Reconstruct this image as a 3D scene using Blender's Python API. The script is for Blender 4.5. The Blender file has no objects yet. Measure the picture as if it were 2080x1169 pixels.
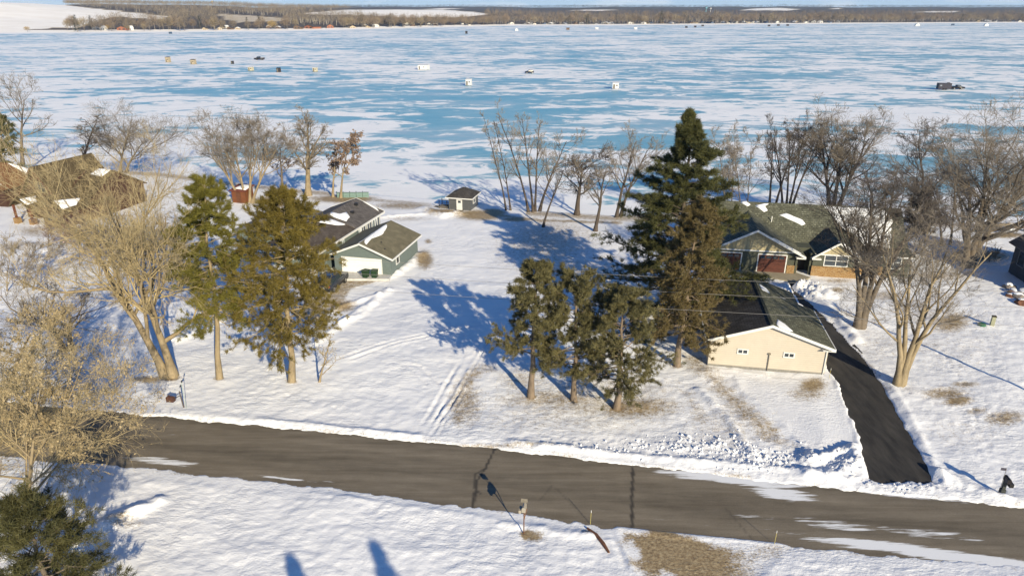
import bpy, bmesh, math, random
import numpy as np
from mathutils import Vector, Matrix
R = math.radians
S = bpy.context.scene
COL = S.collection

# ------------------------------------------------------------------ camera, world, sun, exposure
CAMZ, FPX, PITCH = 28.0, 1387.0, R(22)
cam = bpy.data.cameras.new('camera'); cam.sensor_width = 36; cam.lens = 36*FPX/2080
cam.clip_start = .5; cam.clip_end = 30000
camo = bpy.data.objects.new('camera', cam); COL.objects.link(camo)
camo.location = (0, 0, CAMZ); camo.rotation_euler = (R(90)-PITCH, 0, 0)
S.camera = camo
SUN_EL, SUN_AZ = R(22), R(26)          # azimuth measured from -Y (behind the camera) towards +X
sun = bpy.data.lights.new('sun', 'SUN'); sun.energy = 5.0; sun.angle = R(.5); sun.color = (1.0, .865, .61)
suno = bpy.data.objects.new('sun', sun); COL.objects.link(suno)
to_sun = Vector((math.sin(SUN_AZ)*math.cos(SUN_EL), -math.cos(SUN_AZ)*math.cos(SUN_EL), math.sin(SUN_EL)))
suno.rotation_euler = to_sun.to_track_quat('Z', 'Y').to_euler(); suno.location = (0, 0, 300)
W = bpy.data.worlds.new('World'); S.world = W; W.use_nodes = True
wn, wl = W.node_tree.nodes, W.node_tree.links
bg = wn['Background']; bg.inputs['Strength'].default_value = .088
sky = wn.new('ShaderNodeTexSky'); sky.sky_type = 'NISHITA'; sky.sun_disc = False
sky.sun_elevation = SUN_EL; sky.sun_rotation = R(180)-SUN_AZ
sky.air_density = 1.0; sky.dust_density = .6; sky.ozone_density = 3.0; sky.altitude = 300
# thin clouds low over the horizon, part of the sky
tc = wn.new('ShaderNodeTexCoord'); mp = wn.new('ShaderNodeMapping'); mp.inputs['Scale'].default_value = (9, 9, 60)
wl.new(tc.outputs['Generated'], mp.inputs['Vector'])
nz = wn.new('ShaderNodeTexNoise'); nz.inputs['Scale'].default_value = 1.2; nz.inputs['Detail'].default_value = 7
wl.new(mp.outputs[0], nz.inputs['Vector'])
cr = wn.new('ShaderNodeMapRange'); cr.inputs['From Min'].default_value = .5; cr.inputs['From Max'].default_value = .72
cr.inputs['To Max'].default_value = .8
wl.new(nz.outputs['Fac'], cr.inputs['Value'])
sxyz = wn.new('ShaderNodeSeparateXYZ'); wl.new(tc.outputs['Generated'], sxyz.inputs[0])
low = wn.new('ShaderNodeMapRange'); low.inputs['From Min'].default_value = .10; low.inputs['From Max'].default_value = .02; wl.new(sxyz.outputs[2], low.inputs['Value'])
cm = wn.new('ShaderNodeMath'); cm.operation = 'MULTIPLY'; wl.new(cr.outputs[0], cm.inputs[0]); wl.new(low.outputs[0], cm.inputs[1])
tint = wn.new('ShaderNodeMix'); tint.data_type = 'RGBA'; tint.blend_type = 'MULTIPLY'; tint.inputs[0].default_value = 1; tint.inputs[7].default_value = (.44, .77, 1.12, 1)
wl.new(sky.outputs[0], tint.inputs[6])
mx = wn.new('ShaderNodeMix'); mx.data_type = 'RGBA'; mx.inputs[7].default_value = (7.6, 8.0, 8.4, 1)
pale = wn.new('ShaderNodeMix'); pale.data_type = 'RGBA'; pale.inputs[7].default_value = (4.7, 6.1, 7.7, 1); pm = wn.new('ShaderNodeMath'); pm.operation = 'MULTIPLY'; pm.inputs[1].default_value = .8
wl.new(low.outputs[0], pm.inputs[0]); wl.new(pm.outputs[0], pale.inputs[0]); wl.new(tint.outputs[2], pale.inputs[6])
wl.new(cm.outputs[0], mx.inputs[0]); wl.new(pale.outputs[2], mx.inputs[6]); wl.new(mx.outputs[2], bg.inputs['Color'])
S.view_settings.view_transform = 'Standard'; S.view_settings.look = 'None'
S.view_settings.exposure = .53; S.view_settings.gamma = 1.0
S.cycles.max_bounces = 6; S.cycles.diffuse_bounces = 3; S.cycles.volume_bounces = 0

# ------------------------------------------------------------------ picture-to-ground helpers
def ray(px, py):
    dx = (px-1040)/FPX; dy = -(py-584.5)/FPX
    return (dx, math.cos(PITCH)+dy*math.sin(PITCH), -math.sin(PITCH)+dy*math.cos(PITCH))
def G(px, py, z=0.0):
    d = ray(px, py); t = (z-CAMZ)/d[2]
    return (d[0]*t, d[1]*t)
def Q(px, py, Y):
    d = ray(px, py); t = Y/d[1]
    return (d[0]*t, Y, CAMZ+d[2]*t)

# ------------------------------------------------------------------ object helpers
def tag(o, label=None, cat=None, group=None, kind=None):
    if label: o['label'] = label
    if cat: o['category'] = cat
    if group: o['group'] = group
    if kind: o['kind'] = kind
    return o
def thing(name, label, cat, loc=(0, 0, 0), rz=0, group=None):
    o = bpy.data.objects.new(name, None); COL.objects.link(o)
    o.location = loc; o.rotation_euler = (0, 0, rz); o.empty_display_size = .2
    return tag(o, label, cat, group)
def np_mesh(name, V, F, mat=None, parent=None, smooth=False, attrs=None, loc=None):
    """F: list of integer arrays (n,k), one per polygon size"""
    V = np.ascontiguousarray(V, dtype=np.float32)
    F = [np.asarray(f, dtype=np.int32) for f in F if len(f)]
    me = bpy.data.meshes.new(name)
    me.vertices.add(len(V)); me.vertices.foreach_set('co', V.ravel())
    li = np.concatenate([f.ravel() for f in F]); tot = np.concatenate([np.full(len(f), f.shape[1], np.int32) for f in F])
    st = np.concatenate([[0], np.cumsum(tot)[:-1]]).astype(np.int32)
    me.loops.add(len(li)); me.loops.foreach_set('vertex_index', li)
    me.polygons.add(len(tot)); me.polygons.foreach_set('loop_start', st); me.polygons.foreach_set('loop_total', tot)
    if smooth: me.polygons.foreach_set('use_smooth', np.ones(len(tot), bool))
    for k, a in (attrs or {}).items():
        at = me.attributes.new(k, 'FLOAT', 'POINT'); at.data.foreach_set('value', np.asarray(a, np.float32))
    me.update(calc_edges=True)
    if mat: me.materials.append(mat)
    o = bpy.data.objects.new(name, me); COL.objects.link(o)
    if parent: o.parent = parent
    if loc: o.location = loc
    return o
def dup(root, loc=None, rz=None, label=None, group=None, scale=None):
    r = root.copy(); COL.objects.link(r)
    if loc is not None: r.location = loc
    if rz is not None: r.rotation_euler = (0, 0, rz)
    if scale is not None: r.scale = scale
    if label: r['label'] = label
    if group: r['group'] = group
    for ch in list(root.children):
        c = ch.copy(); COL.objects.link(c); c.parent = r
        for g in list(ch.children):
            d = g.copy(); COL.objects.link(d); d.parent = c
    return r

class MB:
    def __init__(s): s.v = []; s.f = []
    def add(s, vs, fs):
        b = len(s.v); s.v += [tuple(v) for v in vs]; s.f += [tuple(b+i for i in f) for f in fs]; return s
    def box(s, x0, x1, y0, y1, z0, z1):
        return s.add([(x0,y0,z0),(x1,y0,z0),(x1,y1,z0),(x0,y1,z0),(x0,y0,z1),(x1,y0,z1),(x1,y1,z1),(x0,y1,z1)],
                     [(3,2,1,0),(4,5,6,7),(0,1,5,4),(1,2,6,5),(2,3,7,6),(3,0,4,7)])
    def slab(s, poly, t=.15):
        """poly: 3-D polygon, counter-clockwise from outside; thickened inwards along its normal"""
        n = Vector((0, 0, 0)); p = [Vector(q) for q in poly]
        for i in range(len(p)): n += p[i].cross(p[(i+1) % len(p)])
        n.normalize(); k = len(p)
        q = [a-n*t for a in p]
        fs = [tuple(range(k)), tuple(range(2*k-1, k-1, -1))]
        for i in range(k): fs.append((i, k+i, k+(i+1) % k, (i+1) % k))
        return s.add(p+q, fs)
    def tube(s, a, b, r0, r1=None, n=8, cap=True):
        a = Vector(a); b = Vector(b); r1 = r0 if r1 is None else r1
        d = (b-a).normalized(); u = d.orthogonal().normalized(); w = d.cross(u)
        vs = [a+(u*math.cos(2*math.pi*i/n)+w*math.sin(2*math.pi*i/n))*r0 for i in range(n)]
        vs += [b+(u*math.cos(2*math.pi*i/n)+w*math.sin(2*math.pi*i/n))*r1 for i in range(n)]
        fs = [(i, (i+1) % n, n+(i+1) % n, n+i) for i in range(n)]
        if cap: fs += [tuple(range(n-1, -1, -1)), tuple(range(n, 2*n))]
        return s.add(vs, fs)
    def prism(s, prof, x0, x1, axis='x'):
        """prof: 2-D outline extruded along axis. axis x: prof is (y,z); axis y: prof is (x,z)"""
        k = len(prof)
        P3 = (lambda c, p: (c, p[0], p[1])) if axis == 'x' else (lambda c, p: (p[0], c, p[1]))
        vs = [P3(x0, p) for p in prof]+[P3(x1, p) for p in prof]
        fs = [tuple(range(k)), tuple(range(2*k-1, k-1, -1))]+[(i, k+i, k+(i+1) % k, (i+1) % k) for i in range(k)]
        return s.add(vs, fs)
    def build(s, name, mat, parent=None, bevel=0, smooth=False, loc=None, rot=None):
        me = bpy.data.meshes.new(name); me.from_pydata(s.v, [], s.f)
        bm = bmesh.new(); bm.from_mesh(me); bmesh.ops.recalc_face_normals(bm, faces=bm.faces)
        if bevel: bmesh.ops.bevel(bm, geom=bm.edges[:], offset=bevel, segments=2, affect='EDGES', clamp_overlap=True)
        bm.to_mesh(me); bm.free()
        if smooth: me.polygons.foreach_set('use_smooth', [True]*len(me.polygons))
        me.materials.append(mat)
        o = bpy.data.objects.new(name, me); COL.objects.link(o)
        if parent: o.parent = parent
        if loc: o.location = loc
        if rot: o.rotation_euler = rot
        return o

# ------------------------------------------------------------------ materials
def nodes(m): return m.node_tree.nodes, m.node_tree.links
def M(name, col, rough=.8, var=.2, scale=4, bump=0, bscale=25, kind=None, kscale=1, kdark=.75, spec=.3, metal=0, col2=None, vs=(1, 1, 1)):
    m = bpy.data.materials.new(name); m.use_nodes = True; n, l = nodes(m)
    b = n['Principled BSDF']; b.inputs['Roughness'].default_value = rough; b.inputs['Metallic'].default_value = metal
    b.inputs['Specular IOR Level'].default_value = spec
    t = n.new('ShaderNodeTexCoord'); mp = n.new('ShaderNodeMapping'); mp.inputs['Scale'].default_value = vs
    l.new(t.outputs['Object'], mp.inputs['Vector'])
    z = n.new('ShaderNodeTexNoise'); z.inputs['Scale'].default_value = scale; z.inputs['Detail'].default_value = 6; z.inputs['Roughness'].default_value = .65
    l.new(mp.outputs[0], z.inputs['Vector'])
    r = n.new('ShaderNodeValToRGB'); c2 = col2 or tuple(min(1, c*(1+var)) for c in col); c1 = tuple(c*(1-var) for c in col)
    r.color_ramp.elements[0].color = c1+(1,); r.color_ramp.elements[1].color = c2+(1,)
    r.color_ramp.elements[0].position = .32; r.color_ramp.elements[1].position = .68
    l.new(z.outputs['Fac'], r.inputs[0]); out = r.outputs[0]; hgt = None
    if kind:      # regular courses: 'z' clapboard, 'x' boards, 'y' shingle courses
        sp = n.new('ShaderNodeSeparateXYZ'); l.new(t.outputs['Object'], sp.inputs[0])
        mu = n.new('ShaderNodeMath'); mu.operation = 'MULTIPLY'; mu.inputs[1].default_value = kscale
        l.new(sp.outputs['XYZ'.index(kind.upper())], mu.inputs[0])
        fr = n.new('ShaderNodeMath'); fr.operation = 'FRACT'; l.new(mu.outputs[0], fr.inputs[0])
        mr = n.new('ShaderNodeMapRange'); mr.inputs['From Max'].default_value = .22; mr.inputs['To Min'].default_value = kdark; mr.inputs['To Max'].default_value = 1
        l.new(fr.outputs[0], mr.inputs['Value'])
        mm = n.new('ShaderNodeMix'); mm.data_type = 'RGBA'; mm.blend_type = 'MULTIPLY'; mm.inputs[0].default_value = 1
        l.new(out, mm.inputs[6]); l.new(mr.outputs[0], mm.inputs[7]); out = mm.outputs[2]; hgt = fr.outputs[0]
    l.new(out, b.inputs['Base Color'])
    if bump:
        bz = n.new('ShaderNodeTexNoise'); bz.inputs['Scale'].default_value = bscale; bz.inputs['Detail'].default_value = 5
        l.new(mp.outputs[0], bz.inputs['Vector'])
        bp = n.new('ShaderNodeBump'); bp.inputs['Strength'].default_value = .7; bp.inputs['Distance'].default_value = bump
        l.new(bz.outputs['Fac'], bp.inputs['Height']); l.new(bp.outputs[0], b.inputs['Normal'])
    return m
def shingle(name, col, col2, spots=.0, stripe=None):
    """asphalt shingles: brick courses in plan, tab-to-tab variation, optional light spots"""
    m = bpy.data.materials.new(name); m.use_nodes = True; n, l = nodes(m); b = n['Principled BSDF']
    b.inputs['Roughness'].default_value = .9; b.inputs['Specular IOR Level'].default_value = .2
    t = n.new('ShaderNodeTexCoord'); br = n.new('ShaderNodeTexBrick'); br.inputs['Scale'].default_value = 1
    br.inputs['Brick Width'].default_value = .42; br.inputs['Row Height'].default_value = .24; br.inputs['Mortar Size'].default_value = .018
    br.inputs['Color1'].default_value = col+(1,); br.inputs['Color2'].default_value = col2+(1,)
    br.inputs['Mortar'].default_value = tuple(c*.5 for c in col)+(1,)
    mp = n.new('ShaderNodeMapping'); l.new(t.outputs['Object'], mp.inputs[0]); l.new(mp.outputs[0], br.inputs['Vector'])
    if stripe: mp.inputs['Rotation'].default_value = (0, 0, R(90))
    z = n.new('ShaderNodeTexNoise'); z.inputs['Scale'].default_value = 1.3; z.inputs['Detail'].default_value = 8; z.inputs['Roughness'].default_value = .7
    l.new(t.outputs['Object'], z.inputs['Vector'])
    mr = n.new('ShaderNodeMapRange'); mr.inputs['From Min'].default_value = .3; mr.inputs['From Max'].default_value = .7; mr.inputs['To Min'].default_value = .65; mr.inputs['To Max'].default_value = 1.3
    l.new(z.outputs['Fac'], mr.inputs['Value'])
    mm = n.new('ShaderNodeMix'); mm.data_type = 'RGBA'; mm.blend_type = 'MULTIPLY'; mm.inputs[0].default_value = 1
    l.new(br.outputs['Color'], mm.inputs[6]); l.new(mr.outputs[0], mm.inputs[7]); out = mm.outputs[2]
    if spots:
        v = n.new('ShaderNodeTexVoronoi'); v.inputs['Scale'].default_value = 2.6; l.new(t.outputs['Object'], v.inputs['Vector'])
        ms = n.new('ShaderNodeMapRange'); ms.inputs['From Min'].default_value = .3; ms.inputs['From Max'].default_value = .12; ms.inputs['To Max'].default_value = spots
        l.new(v.outputs['Distance'], ms.inputs['Value'])
        m2 = n.new('ShaderNodeMix'); m2.data_type = 'RGBA'; m2.inputs[7].default_value = tuple(min(1, c*2.4) for c in col2)+(1,)
        l.new(ms.outputs[0], m2.inputs[0]); l.new(out, m2.inputs[6]); out = m2.outputs[2]
    l.new(out, b.inputs['Base Color'])
    bp = n.new('ShaderNodeBump'); bp.inputs['Strength'].default_value = .5; bp.inputs['Distance'].default_value = .02
    l.new(br.outputs['Fac'], bp.inputs['Height']); bp.invert = True; l.new(bp.outputs[0], b.inputs['Normal'])
    return m

m_white = M('white_paint', (.62, .62, .60), .5, .05, 3)
m_snowpatch = M('snow', (.80, .81, .83), .6, .04, 2, .03, 9)
m_glass = M('window_glass', (.03, .04, .05), .08, .1, spec=.8)
m_black = M('black_plastic', (.02, .02, .022), .5, .2)
m_beige = M('cream_siding', (.47, .42, .345), .7, .05, 1.2, kind='z', kscale=5, kdark=.8)
m_batten = M('cream_board_and_batten', (.36, .31, .19), .75, .08, 3, kind='x', kscale=2.6, kdark=.6)
m_bluegrey = M('blue_grey_siding', (.125, .155, .148), .7, .08, 3, kind='z', kscale=6, kdark=.82)
m_olivewall = M('olive_grey_siding', (.07, .075, .055), .75, .1, 3, kind='z', kscale=6, kdark=.8)
m_brownwall = M('dark_red_brown_siding', (.06, .03, .02), .8, .25, 3, kind='z', kscale=5, kdark=.7)
m_slate = M('slate_siding', (.07, .08, .09), .75, .1, 3, kind='z', kscale=6, kdark=.85)
m_hutwall = M('grey_metal_siding', (.085, .09, .095), .5, .12, 2, kind='x', kscale=5, kdark=.7)
m_garagedoor = M('red_brown_door', (.09, .03, .02), .6, .2, 2, kind='z', kscale=1.9, kdark=.6)
m_whitedoor = M('white_door', (.72, .72, .70), .5, .03, 3, kind='z', kscale=1.9, kdark=.92)
m_trimgrey = M('weathered_wood', (.16, .14, .11), .85, .2, 6)
m_stone = None
def stone_mat():
    m = bpy.data.materials.new('ledge_stone'); m.use_nodes = True; n, l = nodes(m); b = n['Principled BSDF']; b.inputs['Roughness'].default_value = .85
    t = n.new('ShaderNodeTexCoord'); v = n.new('ShaderNodeTexVoronoi'); mp = n.new('ShaderNodeMapping'); mp.inputs['Scale'].default_value = (2.4, 2.4, 5.5)
    l.new(t.outputs['Object'], mp.inputs[0]); l.new(mp.outputs[0], v.inputs['Vector'])
    r = n.new('ShaderNodeValToRGB'); e = r.color_ramp.elements
    e[0].color = (.16, .08, .03, 1); e[1].color = (.36, .27, .15, 1); k = e.new(.5); k.color = (.28, .16, .055, 1)
    sp = n.new('ShaderNodeSeparateColor'); l.new(v.outputs['Color'], sp.inputs[0]); l.new(sp.outputs[0], r.inputs[0]); l.new(r.outputs[0], b.inputs['Base Color'])
    bp = n.new('ShaderNodeBump'); bp.inputs['Distance'].default_value = .03; l.new(v.outputs['Distance'], bp.inputs['Height']); bp.invert = True; l.new(bp.outputs[0], b.inputs['Normal'])
    return m
m_stone = stone_mat()
m_roof_green = shingle('green_shingles', (.078, .08, .058), (.122, .124, .092), .5)
m_roof_green2 = shingle('green_shingles_plain', (.05, .058, .038), (.078, .085, .055), .22)
m_roof_dark = shingle('dark_and_shaded_shingles', (.045, .042, .04), (.075, .07, .066))
m_roof_olive = shingle('olive_shingles', (.16, .143, .095), (.185, .165, .11))
m_roof_grey = shingle('grey_brown_shingles', (.105, .095, .09), (.15, .135, .127))
m_roof_brown = shingle('brown_shingles', (.085, .065, .036), (.12, .09, .05))
m_roof_orange = shingle('russet_shingles', (.16, .075, .035), (.2, .1, .05))

# ------------------------------------------------------------------ value noise for shaping the ground
def _h(ix, iy, seed):
    n = (ix.astype(np.int64)*374761393+iy.astype(np.int64)*668265263+seed*974711) & 0x7fffffff
    n = ((n ^ (n >> 13))*1274126177) & 0x7fffffff
    n = n ^ (n >> 16)
    return (n & 0xffff)/65535.0
def vn(x, y, seed=0):
    ix = np.floor(x); iy = np.floor(y); fx = x-ix; fy = y-iy
    fx = fx*fx*fx*(fx*(fx*6-15)+10); fy = fy*fy*fy*(fy*(fy*6-15)+10)
    a = _h(ix, iy, seed); b = _h(ix+1, iy, seed); c = _h(ix, iy+1, seed); d = _h(ix+1, iy+1, seed)
    return (a*(1-fx)+b*fx)*(1-fy)+(c*(1-fx)+d*fx)*fy
def fbm(x, y, o=4, seed=0, g=.5):
    s = 0; a = 1; t = 0
    for i in range(o):
        s = s+a*vn(x, y, seed+i*17); t += a; a *= g; x = x*2.03+11.3; y = y*2.03+7.7
    return s/t
def sdpoly(x, y, P):
    """signed distance to polygon (negative inside)"""
    d = np.full(x.shape, 1e18); ins = np.zeros(x.shape, bool); n = len(P)
    for i in range(n):
        ax, ay = P[i]; bx, by = P[(i+1) % n]
        ex, ey = bx-ax, by-ay; wx, wy = x-ax, y-ay
        t = np.clip((wx*ex+wy*ey)/(ex*ex+ey*ey+1e-12), 0, 1)
        d = np.minimum(d, (wx-ex*t)**2+(wy-ey*t)**2)
        c = ((ay > y) != (by > y)) & (x < (bx-ax)*(y-ay)/((by-ay) if by != ay else 1e-12)+ax)
        ins ^= c
    d = np.sqrt(d); return np.where(ins, -d, d)
def dline(x, y, P):
    d = np.full(x.shape, 1e18)
    for i in range(len(P)-1):
        ax, ay = P[i]; bx, by = P[i+1]; ex, ey = bx-ax, by-ay
        t = np.clip(((x-ax)*ex+(y-ay)*ey)/(ex*ex+ey*ey+1e-12), 0, 1)
        d = np.minimum(d, (x-ax-ex*t)**2+(y-ay-ey*t)**2)
    return np.sqrt(d)
def sm(a, b, v):
    t = np.clip((v-a)/(b-a), 0, 1); return t*t*(3-2*t)
def GL(*pts): return [G(*p) for p in pts]

# ------------------------------------------------------------------ layout curves on the ground
SH = [G(*p) for p in [(-60, 345), (120, 340), (330, 352), (480, 372), (640, 388), (760, 398), (860, 405), (985, 413), (1060, 428), (1250, 440), (1500, 430), (1700, 428), (1900, 452), (2000, 456), (2200, 450)]]
SHX = [-400]+[p[0] for p in SH]+[400]; SHY = [SH[0][1]+20]+[p[1] for p in SH]+[SH[-1][1]]
RT = GL((0, 815), (280, 841), (1000, 910), (1290, 945), (1640, 985), (2080, 1030))
RB = GL((0, 925), (260, 945), (640, 985), (1000, 1032), (1290, 1075), (1640, 1110), (2080, 1149))
def ext(P, sl):
    xs = [p[0] for p in P]; ys = [p[1] for p in P]
    return [-400]+xs+[400], [ys[0]-sl*(xs[0]+400)]+ys+[ys[-1]+sl*(400-xs[-1])]
RTX, RTY = ext(RT, -.165); RBX, RBY = ext(RB, -.165)
ICE_Z = -2.7
DRIVE = GL((1772, 978), (1763, 955), (1746, 883), (1723, 824), (1701, 769), (1681, 745), (1660, 660), (1590, 560), (1560, 556), (1480, 552), (1470, 545), (1600, 553), (1640, 570), (1604, 582), (1640, 612), (1684, 655), (1754, 729), (1782, 769), (1817, 832), (1860, 910), (1898, 980))
LDRIVE = GL((596, 640), (655, 560), (690, 556), (800, 556), (765, 572), (716, 585), (690, 625), (640, 660))
BDRIVE = GL((1255, 1071), (1262, 1090), (1290, 1140), (1310, 1180), (1420, 1180), (1520, 1180), (1575, 1130), (1580, 1104), (1420, 1088))

# patches where grass or leaf litter shows through the snow: (px, py, half width px, half height px, amount)
APRON = GL((1440, 752), (1500, 757), (1512, 790), (1540, 812), (1590, 850), (1632, 893), (1655, 930), (1700, 915), (1738, 900), (1715, 830), (1692, 775), (1560, 765))
GRASS = [(1060, 770, 65, 30, .42), (945, 815, 45, 60, .52), (1150, 850, 330, 45, .3), (1480, 860, 120, 70, .33), (1800, 700, 120, 60, .27), (1950, 700, 160, 90, .25), (1950, 880, 130, 50, .25), (985, 750, 40, 14, .45), (1130, 810, 160, 25, .5), (1290, 825, 110, 28, .62), (1250, 790, 190, 38, .38),
         (1200, 815, 250, 48, .42), (1190, 835, 220, 24, .36),
         (1650, 783, 32, 20, .75), (1640, 800, 50, 20, .5), (1920, 800, 55, 16, .62), (1945, 815, 35, 12, .75), (1960, 780, 35, 8, .6), (2040, 850, 50, 18, .6), (1985, 835, 30, 10, .5),
         (1930, 655, 45, 24, .7), (1880, 640, 60, 30, .4), (1800, 600, 60, 14, .5), (1880, 700, 80, 26, .3), (1700, 590, 20, 8, .6), (1760, 600, 40, 10, .45),
         (975, 437, 60, 12, .85), (1000, 432, 30, 9, .95), (900, 432, 40, 8, .8), (1050, 445, 40, 6, .75), (1110, 490, 130, 75, .46), (1150, 545, 110, 50, .42), (1230, 560, 80, 70, .38),
         (700, 404, 70, 9, .95), (820, 418, 80, 10, .6), (830, 445, 60, 6, .4), (862, 526, 20, 22, .8), (870, 490, 10, 6, .6),
         (1069, 1085, 14, 10, .95), (1085, 1090, 22, 12, .75), (300, 770, 50, 8, .7), (345, 768, 22, 7, .9), (445, 770, 12, 5, .7), (592, 776, 14, 5, .7), (1078, 808, 16, 6, .8), (1252, 828, 20, 7, .9), (1165, 814, 14, 6, .8), (1376, 742, 14, 6, .7),
         (40, 500, 60, 12, .5), (70, 470, 45, 14, .5), (1990, 520, 80, 14, .8), (2040, 478, 50, 7, .8), (1900, 560, 100, 14, .5), (560, 410, 60, 12, .9), (1640, 985, 0, 0, 0),
         (240, 1060, 60, 18, .5), (690, 620, 36, 16, .8), (640, 600, 50, 30, .55), (1195, 1080, 25, 8, .5), (1100, 1100, 80, 30, .15), (1700, 570, 40, 6, .5), (1420, 1135, 170, 50, .35), (1560, 1120, 60, 26, .4), (1000, 905, 180, 6, .45)]
# ridges (+) and ruts (-): polyline, half width m, height m
RIDGES = [(GL((640, 700), (700, 655), (745, 620), (790, 590)), .45, .24), (GL((690, 660), (735, 640), (760, 615)), .35, .22), (GL((640, 650), (700, 620), (770, 600)), .35, .25), (GL((800, 560), (835, 535), (855, 515)), .6, .35),
          (GL((300, 842), (420, 852), (600, 862), (850, 888)), .35, .22), (GL((1040, 900), (1290, 926), (1640, 958)), .35, .16), (GL((1640, 935), (1720, 905), (1745, 930), (1700, 965), (1640, 968)), .7, .4),
          (GL((1420, 790), (1480, 850), (1530, 930)), .4, .2),
          (GL((1600, 585), (1640, 580), (1680, 600)), .9, .5), (GL((1650, 600), (1700, 640), (1740, 690)), .5, .3), (GL((1800, 770), (1840, 830), (1880, 910), (1925, 990)), .3, .1),
          (GL((1700, 770), (1745, 880), (1760, 960)), .3, .2), (GL((1900, 960), (2030, 1012), (2100, 1030)), .4, .3), (GL((2040, 700), (1900, 830), (1990, 960)), .0, .0),
          (GL((300, 700), (370, 690), (470, 640)), .5, .3), (GL((1020, 1060), (1100, 1072), (1200, 1085)), .4, .18), (GL((150, 1110), (230, 1060), (320, 1020)), .5, .4), (GL((860, 425), (900, 440), (930, 436)), .8, .5), (GL((1260, 1080), (1285, 1130), (1305, 1175)), .3, .3),
          (GL((640, 1000), (1000, 1050)), .3, .15), (GL((700, 455), (790, 440), (860, 436)), .6, .25), (GL((0, 560), (120, 520), (60, 500)), .8, .4)]
def par(P, w, dpt, n=1): return [([(x+o, y) for x, y in P], w, dpt) for o in (n, -n)]
TRK = []
for P_, st in ((GL((905, 480), (880, 560), (905, 620), (860, 700)), .75), (GL((1900, 700), (1960, 780), (1990, 880)), .8), (GL((520, 700), (560, 800), (700, 830)), .8), (GL((1740, 720), (1850, 800), (1930, 830), (2060, 850)), .8), (GL((960, 500), (920, 450)), .8), (GL((870, 500), (890, 470), (930, 440)), .7)):
    for (ax, ay), (bx, by) in zip(P_[:-1], P_[1:]):
        n_ = int(math.hypot(bx-ax, by-ay)/st)
        for i_ in range(n_): t_ = i_/n_; TRK.append((ax+(bx-ax)*t_+(.13 if i_ % 2 else -.13)+.15*math.sin(i_*2.3), ay+(by-ay)*t_+.12*math.cos(i_*1.7)))
RUTS = par(GL((850, 890), (895, 815), (950, 725)),   .12, -.085, .34)+par(GL((862, 890), (925, 800), (990, 690)), .10, -.09, .28)+par(GL((885, 885), (915, 820), (960, 740)), .1, -.07, .2)+par(GL((700, 730), (790, 700), (880, 680), (960, 660)), .14, -.08, .6) + \
       par(GL((770, 735), (840, 745), (880, 780)), .14, -.08, .5)+par(GL((320, 700), (420, 670), (520, 640)), .2, -.1, .7)+par(GL((1255, 1080), (1290, 1160)), .2, -.08, .3)+par(GL((880, 870), (905, 850), (1000, 690)), .12, -.08, .2)

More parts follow.
